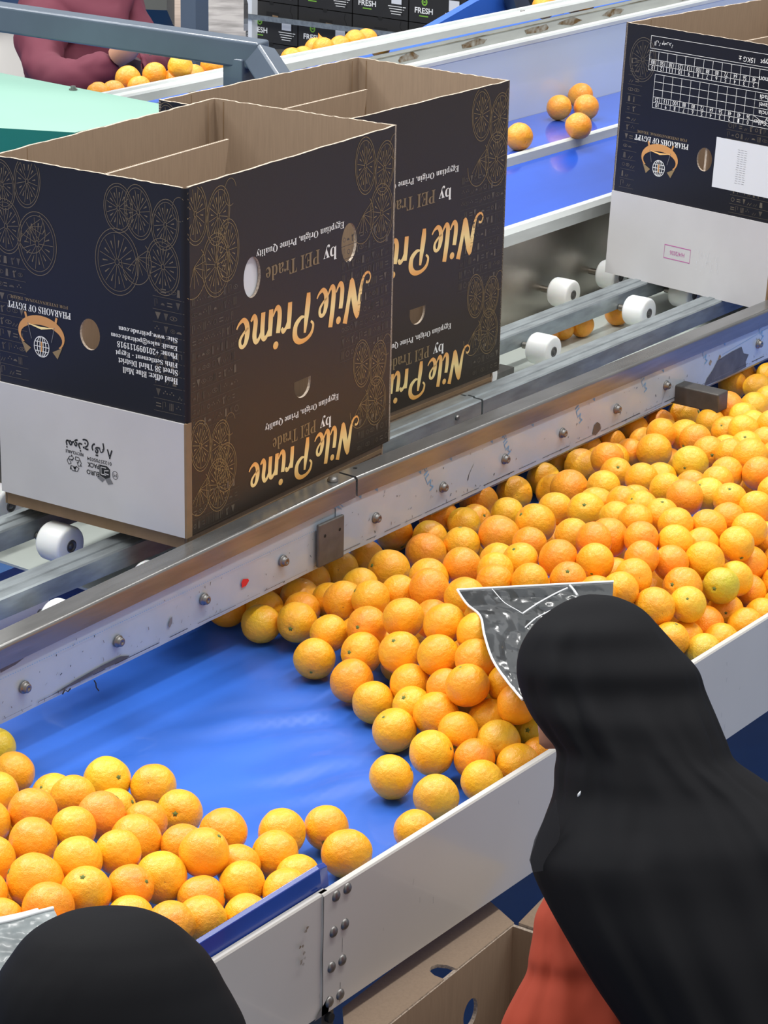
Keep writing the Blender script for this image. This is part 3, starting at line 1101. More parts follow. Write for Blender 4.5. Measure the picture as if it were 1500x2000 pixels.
    EP = lambda u, v, o=0.0005: EN(Wd - 1.018 * ((WD - u) + 0.103), 1.018 * v, o)
    if kind == 'end':
        glyphs(mb, 0.004, 0.05, 0.23, 0.56, EP, 5, 0.024)
        citrus(mb, 0.045, 0.56, 0.040, 0.055, EP, 'ink_relief')
        glyphs(mb, WD - 0.04, WD + 0.08, 0.225, 0.27, EP, 6, 0.022)
        glyphs(mb, WD - 0.07, WD + 0.08, 0.405, 0.432, EP, 7, 0.022)
    else:
        cluster(mb, Wd - 0.075, 0.555, EN, 'ink_gold_dim', -1)
        citrus(mb, Wd - 0.155, 0.50, 0.05, 0.062, EN, 'ink_gold_dim')
        citrus(mb, Wd - 0.15, 0.600, 0.033, 0.045, EN, 'ink_gold_dim')
        cluster(mb, 0.055, 0.575, EN, 'ink_gold_dim', 1)
        citrus(mb, 0.105, 0.505, 0.046, 0.060, EN, 'ink_gold_dim')
        glyphs(mb, 0.004, 0.075, 0.235, 0.47, EN, 5, 0.024)
        glyphs(mb, Wd - 0.075, Wd - 0.004, 0.235, 0.47, EN, 6, 0.024)
    tag(mb.build('relief_print', end), 'faint gold citrus slices and picture signs')
    CLIP[0] = None
    mb = MB()
    if kind == 'end':
        cx = WD - 0.263
        put_text(mb, serif('PHARAOHS OF EGYPT'), EP, WD - 0.346, WD - 0.178, 0.357, 0.371, 'ink_white')
        put_text(mb, serif('FOR INTERNATIONAL TRADE'), EP, WD - 0.340, WD - 0.184, 0.376, 0.383, 'ink_bronze')
        logo(mb, cx, 0.309, EP, 1.02)
        # size table
        T = 'ink_white'
        x0, x1 = WD - 0.322, WD + 0.096
        lw = 0.0010

        def line(a, c):
            ribbon(mb, [a, c], lw, EP, T)
        for v in (0.592, 0.623):
            line((x0, v), (x1, v))
        line((x0, 0.592), (x0, 0.623))
        put_text(mb, '\u0629\u0631\u0633\u0645 \u0629\u0644\u0627', EP, x0 + 0.012, x0 + 0.068, 0.600, 0.615, T)
        put_text(mb, 'uce of Egypt   15KG \u00b1', EP, WD + 0.0 - 0.055, WD + 0.085, 0.597, 0.613, T)
        c0, cw = x0, 0.0276
        top, bot = 0.586, 0.538
        for k in range(13):
            line((c0 + cw * k, bot), (c0 + cw * k, top))
        for v in (bot, bot + 0.0135, bot + 0.027, top):
            line((c0, v), (x1 if v in (bot, top) else c0 + cw * 12, v))
        for k, (a, c) in enumerate(zip('13 12 11 10 9 8 7 6 5 4 3 2'.split(), '180 150 138 125 113 100 88 80 72 64 56 48'.split())):
            for s, v in ((a, bot + 0.002), (c, bot + 0.0155)):
                wd = 0.0050 * len(s)
                m0 = c0 + cw * (k + 0.5)
                put_text(mb, s, EP, m0 - wd / 2, m0 + wd / 2, v, v + 0.0100, T)
        c0 = x0 + 0.022
        top, bot = 0.530, 0.446
        for k in range(12):
            line((c0 + cw * k, bot), (c0 + cw * k, top))
        for v in (bot, bot + 0.0135, bot + 0.027, bot + 0.046, bot + 0.065, top):
            line((c0, v), (x1, v))
        for k, (a, c) in enumerate(zip('10 9 8 7 6 5 4 3 2 1 0'.split(), '125 113 100 88 80 72 64 56 48 40 36'.split())):
            for s, v in ((a, bot + 0.002), (c, bot + 0.0155)):
                wd = 0.0050 * len(s)
                m0 = c0 + cw * (k + 0.5)
                put_text(mb, s, EP, m0 - wd / 2, m0 + wd / 2, v, v + 0.0100, T)
        xr = c0 + cw * 11
        for s_, v_ in (('Baladi', 0.514), ('Navel', 0.495), ('Valencia', 0.476)):
            put_text(mb, s_, EP, xr + 0.014, xr + 0.014 + 0.0072 * len(s_), v_, v_ + 0.012, T)
        put_text(mb, 'Caliber', EP, xr + 0.002, xr + 0.040, bot + 0.006, bot + 0.018, T)
        put_text(mb, 'Variety', EP, xr + 0.036, xr + 0.074, bot + 0.016, bot + 0.028, T)
        line((xr, bot + 0.027), (xr + 0.06, bot))
        line((xr, bot), (xr, top))
        put_text(mb, 'Lemon', EP, WD + 0.010, WD + 0.055, 0.556, 0.569, T)
        # sticker
        mb2 = MB()
        mb2.box((-0.0012, 1.018 * (0.103 - 0.088), 0.284), (-0.0002, 1.018 * (0.103 + 0.096), 0.411), 'label_white')
        for k in range(16):
            for q in range(3):
                u = WD - 0.03 + q * 0.010 + (k % 3) * 0.0006
                ribbon(mb2, [(u, 0.300 + k * 0.0055), (u + 0.0075, 0.300 + k * 0.0055)], 0.0007, EP, 'ink_grey', off=0.0016)
        tag(mb2.build('paper_label', end), 'white paper label')
        mb3 = MB()
        W2 = lambda u, v, o=0.0005: EP(u, v, o + 0.0045)
        a0, a1, b0, b1 = WD - 0.219, WD - 0.138, 0.075, 0.109
        ribbon(mb3, [(a0, b0), (a1, b0), (a1, b1), (a0, b1)], 0.0022, W2, 'ink_pink', True)
        put_text(mb3, 'H/4/2026', W2, a0 + 0.018, a1 - 0.018, b0 + 0.011, b1 - 0.012, 'ink_pink')
        rr = random.Random(2)
        for k in range(30):
            u = a1 + 0.02 + rr.random() * 0.07
            v = 0.06 + rr.random() * 0.05
            ribbon(mb3, [(u, v), (u + rr.uniform(-.001, .001), v + rr.uniform(0.002, 0.010))], 0.0008, W2, 'label_white')
        mb3.build('date_stamp', wf)
    else:
        cx = Wd - 0.338
        put_text(mb, serif('PHARAOHS OF EGYPT'), EN, Wd - 0.418, Wd - 0.266, 0.372, 0.385, 'ink_white')
        put_text(mb, serif('FOR INTERNATIONAL TRADE'), EN, Wd - 0.412, Wd - 0.272, 0.391, 0.397, 'ink_bronze')
        logo(mb, cx, 0.320, EN, 1.0)
        for i, s in enumerate(('Head office: Blue Mall', 'Street 38 Third District', 'Fifth Settlement - Egypt', 'Phone: +201099111918', 'Email: sales@peitrade.com', 'Site: www.peitrade.com')):
            ln = (0.126, 0.136, 0.142, 0.138, 0.152, 0.134)[i]
            v = 0.2925 + i * 0.0157
            put_text(mb, serif(s), EN, Wd - 0.020 - ln, Wd - 0.020, v, v + 0.0118, 'ink_white')
        mb3 = MB()
        W2 = lambda u, v, o=0.0005: EN(u, v, o + 0.0045)
        put_text(mb3, '\u0668 \ufee2\ufed7\u0631 \ufe9d\u0630\ufeee\ufee4\ufee7', W2, Wd - 0.282, Wd - 0.170, 0.119, 0.148, 'ink_black', bold=0.025)
        put_text(mb3, 'RECYCLABLE', W2, Wd - 0.283, Wd - 0.240, 0.112, 0.118, 'ink_black', bold=0.02)
        put_text(mb3, '\u267b', W2, Wd - 0.280, Wd - 0.244, 0.078, 0.110, 'ink_black')
        put_text(mb3, '01225705034', W2, Wd - 0.231, Wd - 0.173, 0.107, 0.114, 'ink_black', bold=0.01)
        put_text(mb3, 'PACK', W2, Wd - 0.231, Wd - 0.203, 0.094, 0.1035, 'ink_black', bold=0.02)
        put_text(mb3, 'EURO', W2, Wd - 0.233, Wd - 0.203, 0.079, 0.0885, 'ink_black', bold=0.02)
        disc(mb3, [(Wd - 0.202, 0.104), (Wd - 0.184, 0.104), (Wd - 0.177, 0.099), (Wd - 0.177, 0.083), (Wd - 0.188, 0.078), (Wd - 0.202, 0.083)], W2, 'ink_black')
        ribbon(mb3, [(Wd - 0.186, 0.100), (Wd - 0.198, 0.100), (Wd - 0.198, 0.086), (Wd - 0.186, 0.086)], 0.0022, W2, 'board_white', off=0.0009)
        ribbon(mb3, [(Wd - 0.180, 0.096), (Wd - 0.190, 0.094), (Wd - 0.190, 0.089), (Wd - 0.180, 0.088)], 0.0018, W2, 'board_white', off=0.0009)
        disc(mb3, [(Wd - 0.202, 0.082), (Wd - 0.189, 0.077), (Wd - 0.196, 0.070), (Wd - 0.208, 0.077)], W2, 'ink_grey')
        disc(mb3, [(Wd - 0.189, 0.077), (Wd - 0.177, 0.082), (Wd - 0.170, 0.072), (Wd - 0.182, 0.068)], W2, 'ink_grey')
        ribbon(mb3, ell(Wd - 0.165, 0.090, 0.0065, 0.0078, n=20), 0.0010, W2, 'ink_black', True)
        put_text(mb3, 'M', W2, Wd - 0.1685, Wd - 0.1615, 0.0865, 0.0935, 'ink_black')
        mb3.build('flap_print', wf)
    mb.build('end_lettering', end)
    # front print
    if kind != 'end':
        mb = MB()
        du = 0.0 if kind == 'front' else -0.018
        CLIP[0] = (0.002, 0.002, L - 0.002, Hh - 0.003)
        for cx, cy, sx in ((0.062, 0.555, -1), (0.615 + du * 0.6, 0.545, -1), (0.070, 0.125, -1), (0.610 + du * 0.6, 0.150, -1)):
            cluster(mb, cx, cy, FR, 'ink_gold_line', sx, 1.15 if cy > 0.3 else 1.0)
        citrus(mb, 0.125, 0.52, 0.035, 0.058, FR, 'ink_gold_line')
        citrus(mb, 0.118, 0.105, 0.033, 0.048, FR, 'ink_gold_line')
        tag(mb.build('citrus_print', front), 'gold line drawings of citrus slices')
        mb = MB()
        glyphs(mb, 0.012, 0.165, 0.20, 0.455, FR, 21, 0.026)
        glyphs(mb, 0.50, L - 0.004, 0.215, 0.46, FR, 22, 0.026)
        glyphs(mb, 0.012, 0.16, 0.004, 0.06, FR, 23, 0.026)
        glyphs(mb, 0.565, L - 0.004, 0.004, 0.09, FR, 24, 0.026)
        tag(mb.build('relief_print', front), 'faint rows of picture signs')
        CLIP[0] = None
        mb = MB()
        put_text(mb, serif('Egyptian Origin, Prime Quality'), FR, 0.214 + du, 0.508 + du, 0.486, 0.503, 'ink_white')
        put_text(mb, serif('by'), FR, 0.437 + du, 0.483 + du, 0.430, 0.464, 'ink_white')
        put_text(mb, serif('PEI Trade'), FR, 0.245 + du, 0.424 + du, 0.433, 0.462, 'ink_bronze')
        put_text(mb, serif('Egyptian Origin, Prime Quality'), FR, 0.244 + du, 0.497 + du, 0.140, 0.156, 'ink_white')
        put_text(mb, serif('by'), FR, 0.432 + du, 0.472 + du, 0.090, 0.120, 'ink_white')
        put_text(mb, serif('PEI Trade'), FR, 0.270 + du, 0.418 + du, 0.094, 0.120, 'ink_bronze')
        mb.build('lettering', front)
        mb = MB()
        script_word(mb, 'Nile', FR, 0.414 + du, 0.600 + du, 0.292, 0.378)
        script_word(mb, 'Prime', FR, 0.150 + du, 0.398 + du, 0.292, 0.378)
        mb.build('brand_lettering', front)
        mb = MB()
        script_word(mb, 'Nile', FR, 0.412 + du, 0.566 + du, 0.014, 0.086)
        script_word(mb, 'Prime', FR, 0.190 + du, 0.398 + du, 0.014, 0.086)
        mb.build('brand_lettering', front)
    if tilt:      # the carton leans a little towards the rail
        tn = math.tan(math.radians(tilt))
        for ch in root.children_recursive:
            for v in ch.data.vertices:
                v.co.y -= tn * v.co.z
    return root


# brush lettering drawn as strokes: (x, y, width) in letter units, baseline 0, capital height 1
STROKES = {
    'N': (0.92, [[(0.10, 0.20, .06), (0.0, 0.22, .05), (-0.06, 0.10, .04), (0.02, -0.01, .05), (0.16, 0.02, .07), (0.26, 0.20, .10), (0.34, 0.55, .14), (0.42, 0.92, .16)],
                 [(0.40, 0.98, .08), (0.46, 0.80, .17), (0.54, 0.45, .20), (0.62, 0.10, .18), (0.66, 0.0, .08)],
                 [(0.64, 0.02, .10), (0.70, 0.35, .13), (0.78, 0.70, .14), (0.86, 1.0, .16)]]),
    'i': (0.28, [[(0.10, 0.60, .14), (0.06, 0.35, .15), (0.05, 0.12, .14), (0.11, 0.02, .12), (0.19, 0.06, .07), (0.26, 0.18, .04)], 'dot']),
    'l': (0.28, [[(0.18, 0.95, .15), (0.11, 0.55, .16), (0.07, 0.15, .15), (0.12, 0.02, .12), (0.20, 0.06, .07), (0.27, 0.18, .04)]]),
    'e': (0.40, [[(0.02, 0.22, .05), (0.16, 0.30, .06), (0.27, 0.42, .08), (0.27, 0.55, .09), (0.19, 0.60, .08), (0.10, 0.52, .12), (0.05, 0.32, .16), (0.07, 0.12, .14), (0.17, 0.01, .10), (0.30, 0.06, .06), (0.38, 0.16, .04)]]),
    'P': (0.66, [[(0.22, 0.84, .08), (0.17, 0.50, .15), (0.12, 0.18, .17), (0.10, -0.06, .12)],
                 [(0.02, 0.62, .05), (-0.06, 0.72, .07), (0.0, 0.90, .09), (0.18, 1.0, .09), (0.40, 0.99, .12), (0.54, 0.84, .16), (0.52, 0.60, .14), (0.36, 0.46, .09), (0.24, 0.46, .04)]]),
    'r': (0.34, [[(0.10, 0.60, .14), (0.07, 0.30, .15), (0.05, 0.0, .14)], [(0.10, 0.36, .05), (0.18, 0.55, .08), (0.27, 0.60, .11), (0.32, 0.52, .07)]]),
    'm': (0.74, [[(0.08, 0.60, .13), (0.06, 0.30, .15), (0.04, 0.0, .14)], [(0.08, 0.36, .05), (0.17, 0.55, .08), (0.27, 0.60, .11), (0.32, 0.45, .14), (0.29, 0.0, .14)],
                 [(0.33, 0.36, .05), (0.42, 0.55, .08), (0.52, 0.60, .11), (0.57, 0.45, .14), (0.53, 0.15, .14), (0.58, 0.02, .11), (0.68, 0.10, .05)]]),
}


def smooth(pts, k=6):
    out = []
    n = len(pts)
    for i in range(n - 1):
        p0, p1, p2, p3 = pts[max(i - 1, 0)], pts[i], pts[i + 1], pts[min(i + 2, n - 1)]
        for j in range(k):
            t = j / k
            out.append(tuple(0.5 * ((2 * p1[d]) + (-p0[d] + p2[d]) * t + (2 * p0[d] - 5 * p1[d] + 4 * p2[d] - p3[d]) * t * t + (-p0[d] + 3 * p1[d] - 3 * p2[d] + p3[d]) * t ** 3) for d in range(len(p1))))
    out.append(pts[-1])
    return out


def script_word(mb, word, P, u0, u1, v0, v1):
    tot = sum(STROKES[c][0] for c in word)
    x = 0
    off = 0.0005
    for c in word:
        w, sts = STROKES[c]
        for st in sts:
            if st == 'dot':
                pts = [((x + 0.17) + 0.085 * math.cos(a), 0.86 + 0.09 * math.sin(a)) for a in [k * math.pi / 8 for k in range(16)]]
                q = [(u1 - (px) / tot * (u1 - u0), v1 - (py) * (v1 - v0) + 0.0) for px, py in pts]
                disc(mb, q, P, 'ink_gold', off)
                continue
            s = smooth([(x + a, b, w_) for a, b, w_ in st])
            q = [(u1 - a / tot * (u1 - u0), v1 - b * (v1 - v0)) for a, b, _ in s]
            ws = [w_ * 1.12 * (v1 - v0) for _, _, w_ in s]
            # broad edge: offset along u rather than the normal for upright strokes
            Lp, Rp = [], []
            n = len(q)
            for i in range(n):
                a, c2 = q[max(i - 1, 0)], q[min(i + 1, n - 1)]
                dx, dy = c2[0] - a[0], c2[1] - a[1]
                l = math.hypot(dx, dy) or 1
                nx, ny = -dy / l * ws[i] / 2, dx / l * ws[i] / 2
                Lp.append(P(q[i][0] + nx, q[i][1] + ny, off))
                Rp.append(P(q[i][0] - nx, q[i][1] - ny, off))
            mb.raw(Lp + Rp, [(i, i + 1, n + i + 1, n + i) for i in range(n - 1)], 'ink_gold', False)
            off += 0.00004
        x += w


carton((3.262, 2.829), 3.9, 0, 0.692, 0.447, 0.657, 'black and gold printed carton nearest the camera, leftmost on the rollers', 'front', 0.988)
carton((3.838, 2.986), -0.3, 0, 0.674, 0.415, 0.655, 'black and gold printed carton standing right behind the leftmost one', 'front2', 1.022)
carton((5.441, 2.802), -6.8, 2.3, 0.66, 0.515, 0.657, 'black carton with white size table and paper label, at the right edge', 'end')


# ------------------------------------------------------------------ people
def loft(name, rings, mn, parent, seg=56, sub=5, seed=0.0, foldk=7, folds=()):
    """rings: (xl, yl, xr, yr, depth, thickness ratio, fold)"""
    R = smooth([tuple(map(float, r)) for r in rings], sub)
    vs, fs = [], []
    for i, (xl, yl, xr, yr, d, k, fo) in enumerate(R):
        a0, a1 = at_depth(xl, yl, d), at_depth(xr, yr, d)
        c = (a0 + a1) / 2
        a = (a1 - a0) / 2
        b = F.copy()
        b = (b - a.normalized() * b.dot(a.normalized())).normalized() * k
        for s in range(seg):
            th = 2 * math.pi * s / seg
            t = i / len(R)
            ph = th + 0.9 * t + 0.25 * math.sin(3 * t)
            n1 = noise.noise(Vector((math.cos(ph) * foldk / 4 + seed, math.sin(ph) * foldk / 4, seed + t * 0.4)))
            n2 = abs(noise.noise(Vector((math.cos(ph) * foldk / 2 + seed * 2, math.sin(ph) * foldk / 2, t * 0.5))))
            dr = 1 + fo * (n1 * 0.5 - n2 * 0.6)
            deg = math.degrees(math.atan2(math.sin(th), math.cos(th)))
            for (t0, d0, t1, d1, wd, am) in folds:
                if t0 < t < t1:
                    q = (t - t0) / (t1 - t0)
                    e = math.sin(math.pi * min(1, q * 1.6 if q < .5 else 1)) if False else min(1, q * 5, (1 - q) * 5)
                    dd = (deg - (d0 + (d1 - d0) * q)) / wd
                    dr += e * am * (math.exp(-dd * dd) - 0.5 * math.exp(-((dd - 1.4) ** 2)))
            p = c + a * math.cos(th) * (1 if abs(math.cos(th)) > 0.96 else min(dr, 1.0)) + b * math.sin(th) * dr
            vs.append(p)
    n = len(R)
    for i in range(n - 1):
        for s in range(seg):
            j = (s + 1) % seg
            fs.append((i * seg + s, i * seg + j, (i + 1) * seg + j, (i + 1) * seg + s))
    top = sum((Vector(v) for v in vs[:seg]), Vector()) / seg
    vs.append(top + UV * 0.001)
    for s in range(seg):
        fs.append((len(vs) - 1, (s + 1) % seg, s))
    g = MB()
    g.raw(vs, fs, mn, True)
    return g.build(name, parent)


def skin_body(name, verts, edges, radii, mn, parent=None, sub=2):
    me = bpy.data.meshes.new(name)
    me.from_pydata([tuple(v) for v in verts], edges, [])
    o = bpy.data.objects.new(name, me)
    COL.objects.link(o)
    md = o.modifiers.new('skin', 'SKIN')
    for i, r in enumerate(radii):
        rr = r if isinstance(r, (tuple, list)) else (r, r)
        me.skin_vertices[0].data[i].radius = rr
    me.skin_vertices[0].data[0].use_root = True
    s = o.modifiers.new('sub', 'SUBSURF')
    s.levels = sub
    s.render_levels = sub
    dg = bpy.context.evaluated_depsgraph_get()
    dg.update()
    m2 = bpy.data.meshes.new_from_object(o.evaluated_get(dg))
    bpy.data.objects.remove(o)
    m2.materials.clear()
    m2.materials.append(MATS[mn])
    for p in m2.polygons:
        p.use_smooth = True
    o = bpy.data.objects.new(name, m2)
    COL.objects.link(o)
    if parent:
        o.parent = parent
    return o


def head_mesh(g, c, look, up, s, mn):
    """head with brow, nose, mouth and chin; look = facing direction"""
    look = Vector(look).normalized()
    side = look.cross(Vector(up)).normalized()
    up = side.cross(look)
    vs, fs = [], []
    n, m_ = 26, 32
    for i in range(n + 1):
        ph = math.pi * i / n
        for j in range(m_):
            th = 2 * math.pi * j / m_
            x = math.sin(ph) * math.sin(th) * 0.72
            y = math.sin(ph) * math.cos(th) * 0.90
            z = math.cos(ph) * 1.12
            if z < -0.2:
                x *= 1 - 0.35 * (-z - 0.2)
                y *= 1 - 0.18 * (-z - 0.2) if y > 0 else 1 - 0.5 * (-z - 0.2)
            if y > 0.3:
                y += 0.20 * math.exp(-(x / 0.13) ** 2) * math.exp(-((z + 0.22) / 0.16) ** 2)     # nose
                y += 0.07 * math.exp(-(x / 0.10) ** 2) * math.exp(-((z + 0.02) / 0.16) ** 2)
                y -= 0.09 * math.exp(-((abs(x) - 0.27) / 0.14) ** 2) * math.exp(-((z - 0.02) / 0.10) ** 2)   # eye sockets
                y += 0.05 * math.exp(-(x / 0.2) ** 2) * math.exp(-((z + 0.50) / 0.06) ** 2)     # lips
                y += 0.06 * math.exp(-(x / 0.2) ** 2) * math.exp(-((z + 0.85) / 0.12) ** 2)     # chin
            vs.append(Vector(c) + (side * x + look * y + up * z) * s)
    for i in range(n):
        for j in range(m_):
            k = (j + 1) % m_
            fs.append((i * m_ + j, i * m_ + k, (i + 1) * m_ + k, (i + 1) * m_ + j))
    g.raw(vs, fs, mn, True)


# woman on the right, seen from behind over her shoulder
wr = empty('person', (2.8, 1.5, 0), 'person on the right in long black head scarf and rust-red dress leaning over the oranges', 'person')
wr.matrix_world = Matrix.Identity(4)
loft('head_scarf', [
    (1136, 1163, 1166, 1161, 3.52, 0.012, 0.007), (1100, 1177, 1205, 1166, 3.52, 0.045, 0.013), (1062, 1202, 1252, 1188, 3.52, 0.072, 0.020), (1034, 1232, 1286, 1222, 3.51, 0.092, 0.027),
    (1015, 1268, 1322, 1262, 3.51, 0.107, 0.033), (1009, 1310, 1362, 1306, 3.50, 0.118, 0.040), (1017, 1352, 1378, 1350, 3.50, 0.125, 0.047), (1036, 1395, 1400, 1402, 3.48, 0.129, 0.053),
    (1062, 1432, 1418, 1446, 3.47, 0.131, 0.060), (1086, 1466, 1434, 1482, 3.46, 0.133, 0.060), (1083, 1505, 1478, 1514, 3.45, 0.136, 0.060), (1080, 1550, 1525, 1545, 3.44, 0.140, 0.060),
    (1062, 1602, 1575, 1585, 3.42, 0.146, 0.060), (1045, 1650, 1615, 1630, 3.40, 0.152, 0.060), (1037, 1688, 1645, 1680, 3.39, 0.157, 0.060), (1058, 1744, 1672, 1750, 3.38, 0.163, 0.060),
    (1106, 1832, 1700, 1850, 3.36, 0.172, 0.060), (1162, 1925, 1730, 1950, 3.35, 0.180, 0.060), (1218, 2008, 1760, 2060, 3.34, 0.187, 0.060), (1275, 2110, 1790, 2180, 3.33, 0.190, 0.060), (1330, 2240, 1820, 2330, 3.33, 0.190, 0.060)],
    'hijab_black', wr, seg=150, sub=6, foldk=6, seed=3.3, folds=(
    (0.12, -125, 0.62, -150, 9, .10), (0.20, -108, 0.80, -128, 8, .07), (0.28, -82, 1.0, -70, 7, .07), (0.34, -66, 1.0, -52, 6, .08), (0.42, -95, 1.0, -95, 9, .06), (0.48, -50, 1.0, -40, 6, .07), (0.60, -110, 1.0, -118, 6, .07), (0.55, -135, 1.0, -140, 6, .06), (0.3, -40, 0.7, -60, 6, .06)))
hd = at_depth(1150, 1345, 3.52)
sh1, sh2 = at_depth(1180, 1600, 3.55), at_depth(1520, 1640, 3.45)
pel = Vector((2.95, 1.20, 0.85))
vb = [pel, (pel + (sh1 + sh2) / 2) / 2, (sh1 + sh2) / 2 + Vector((0, 0, 0)), at_depth(1225, 1480, 3.55), sh1, at_depth(1130, 1830, 3.60), at_depth(1010, 2060, 3.62), sh2, at_depth(1640, 1900, 3.5), at_depth(1560, 2150, 3.6),
      Vector((2.87, 1.27, 0.45)), Vector((2.85, 1.27, 0.10)), Vector((3.05, 1.12, 0.45)), Vector((3.05, 1.12, 0.10))]
skin_body('body', vb, [(0, 1), (1, 2), (2, 3), (2, 4), (4, 5), (5, 6), (2, 7), (7, 8), (8, 9), (0, 10), (10, 11), (0, 12), (12, 13)], [.14, .13, .12, .05, .06, .048, .035, .06, .048, .035, .08, .05, .08, .05], 'dress_red', wr)
g = MB()
head_mesh(g, at_depth(1150, 1362, 3.53), (at_depth(1040, 1440, 3.53) - at_depth(1150, 1372, 3.53)) + Vector((0, 0, -0.01)), (0.3, 0, 1), 0.088, 'skin')
g.build('head', wr)
loft('dress', [
    (1085, 1700, 1320, 1700, 3.56, .085, .05), (1066, 1748, 1330, 1748, 3.55, .085, .05), (1046, 1788, 1340, 1788, 3.54, .085, .03), (1040, 1830, 1348, 1830, 3.53, .085, .03), (1033, 1868, 1360, 1874, 3.52, .085, .05),
    (1028, 1901, 1370, 1901, 3.52, .085, .05), (1007, 1941, 1380, 1941, 3.51, .085, .05), (980, 1996, 1390, 1996, 3.50, .085, .05), (965, 2060, 1400, 2060, 3.50, .085, .05), (960, 2140, 1400, 2140, 3.50, .085, .05)],
    'dress_red', wr, seg=110, sub=6, foldk=7, seed=8.1, folds=((0.0, -150, 1.0, -110, 8, .07), (0.0, -165, 1.0, -140, 7, .07), (.0, -110, 1.0, -80, 7, .07)))
m = mat('scarf_sheer', (0.02, 0.02, 0.025), 0.8, alpha=0.62)
g = MB()
q = [(1086, 1560), (1062, 1600), (1044, 1640), (1034, 1680), (1042, 1704), (1066, 1700), (1084, 1668), (1094, 1630)]
pts = [at_depth(x, y, 3.34) for x, y in q]
g.raw(pts + [p + F * 0.001 for p in pts], [tuple(range(8)), tuple(range(8, 16))[::-1]], 'scarf_sheer', True)
g.build('scarf_corner', wr)
for px, py in ((1131, 1551), (1381, 1944)):
    g = MB()
    p = at_depth(px, py, 3.20)
    g.lathe([(0.0001, -0.004), (0.0014, -0.002), (0.0018, 0), (0.001, 0.003), (0.0001, 0.005)], p, (0.4, -0.3, 1), 'bag_rim', 8)
    g.build('lint', wr)

# woman at lower left
wl = empty('person', (1.7, 1.5, 0), 'person at the lower left, only the top of the black head scarf showing', 'person')
wl.matrix_world = Matrix.Identity(4)
loft('head_scarf', [
    (205, 1776, 240, 1776, 2.75, 0.012, 0.004), (140, 1782, 285, 1782, 2.75, 0.050, 0.009), (100, 1796, 320, 1796, 2.75, 0.078, 0.013), (65, 1816, 350, 1815, 2.75, 0.100, 0.018), (42, 1837, 378, 1840, 2.75, 0.115, 0.022), (22, 1864, 402, 1864, 2.75, 0.128, 0.027), (2, 1893, 422, 1893, 2.75, 0.138, 0.031),
    (-12, 1925, 439, 1925, 2.75, 0.145, 0.036), (-20, 1960, 458, 1958, 2.75, 0.150, 0.040), (-22, 2005, 478, 1998, 2.75, 0.153, 0.040), (-20, 2060, 495, 2055, 2.75, 0.156, 0.040), (-40, 2120, 520, 2120, 2.75, 0.160, 0.040), (-110, 2200, 590, 2200, 2.75, 0.170, 0.040), (-200, 2320, 680, 2320, 2.75, 0.180, 0.040), (-240, 2500, 720, 2500, 2.75, 0.190, 0.040)],
    'hijab_black', wl, seg=90, sub=6, foldk=6, seed=1.2)
g = MB()
head_mesh(g, at_depth(222, 1985, 2.78), (0.1, 0.9, -0.5), (0, 0, 1), 0.088, 'skin')
g.build('head', wl)
p0 = at_depth(240, 2450, 2.8)
ctr = Vector((p0.x, p0.y - 0.05, 0))
vb = [ctr + Vector((0, 0, .85)), ctr + Vector((0, 0.02, 1.0)), at_depth(230, 2120, 2.8), ctr + Vector((-.12, .10, .95)), ctr + Vector((-.14, .22, .80)), ctr + Vector((.12, .0, .95)), ctr + Vector((.16, .12, .80)), ctr + Vector((-.08, 0, .45)), ctr + Vector((-.08, 0, .1)), ctr + Vector((.08, 0, .45)), ctr + Vector((.08, 0, .1))]
skin_body('body', vb, [(0, 1), (1, 2), (1, 3), (3, 4), (1, 5), (5, 6), (0, 7), (7, 8), (0, 9), (9, 10)], [.14, .13, .05, .055, .035, .055, .035, .08, .05, .08, .05], 'shirt_dark', wl)

# worker in maroon behind the rear conveyor
wm = empty('person', (4.9, 4.8, 0), 'person in maroon shirt behind the rear conveyor, arms bent, head out of view', 'person')
wm.matrix_world = Matrix.Identity(4)
D_ = 6.75
A = lambda x, y, d=D_: at_depth(x, y, d)
hipz = A(150, 330, 6.9)
vb = [A(165, 260, 6.85), A(165, 130, 6.85), A(165, 20, 6.88), A(165, -70, 6.88), A(170, -150, 6.85),
      A(85, 30, 6.75), A(78, 140, 6.62), A(150, 165, 6.50), A(225, 115, 6.50),
      A(245, 10, 6.95), A(300, 125, 6.9), A(255, 140, 6.75), A(235, 100, 6.72),
      Vector((A(165, 260).x - .1, A(165, 260).y, .6)), Vector((A(165, 260).x - .1, A(165, 260).y, .1)), Vector((A(165, 260).x + .1, A(165, 260).y + .05, .6)), Vector((A(165, 260).x + .1, A(165, 260).y + .05, .1))]
o = skin_body('body', vb, [(0, 1), (1, 2), (2, 3), (3, 4), (2, 5), (5, 6), (6, 7), (7, 8), (2, 9), (9, 10), (10, 11), (11, 12), (0, 13), (13, 14), (0, 15), (15, 16)],
          [.13, .135, .13, .05, .09, .075, .062, .055, .040, .07, .055, .045, .035, .08, .05, .08, .05], 'shirt_maroon', wm, 3)
for v in o.data.vertices:
    n1 = noise.noise(v.co * 9) * 0.020 + abs(noise.noise(v.co * Vector((16, 16, 9)).length * 0.9)) * 0.010
    v.co += v.normal * n1
g = MB()
pc = A(246, 96, 6.47)
g.tube([A(228, 112, 6.49), pc, A(258, 82, 6.47)], [0.028, 0.034, 0.030], 'skin', 14)
for k in range(4):
    b0 = A(252 + 3 * k, 74 + 6 * k, 6.46)
    g.tube([b0, b0 + RV * 0.026 + UV * 0.004, b0 + RV * 0.042 - UV * 0.008, b0 + RV * 0.046 - UV * 0.020], [0.0095, 0.009, 0.008, 0.006], 'skin', 8)
g.tube([A(240, 84, 6.45), A(246, 70, 6.44), A(254, 62, 6.44)], [0.012, 0.010, 0.007], 'skin', 8)
g.build('hand', wm)
g = MB()
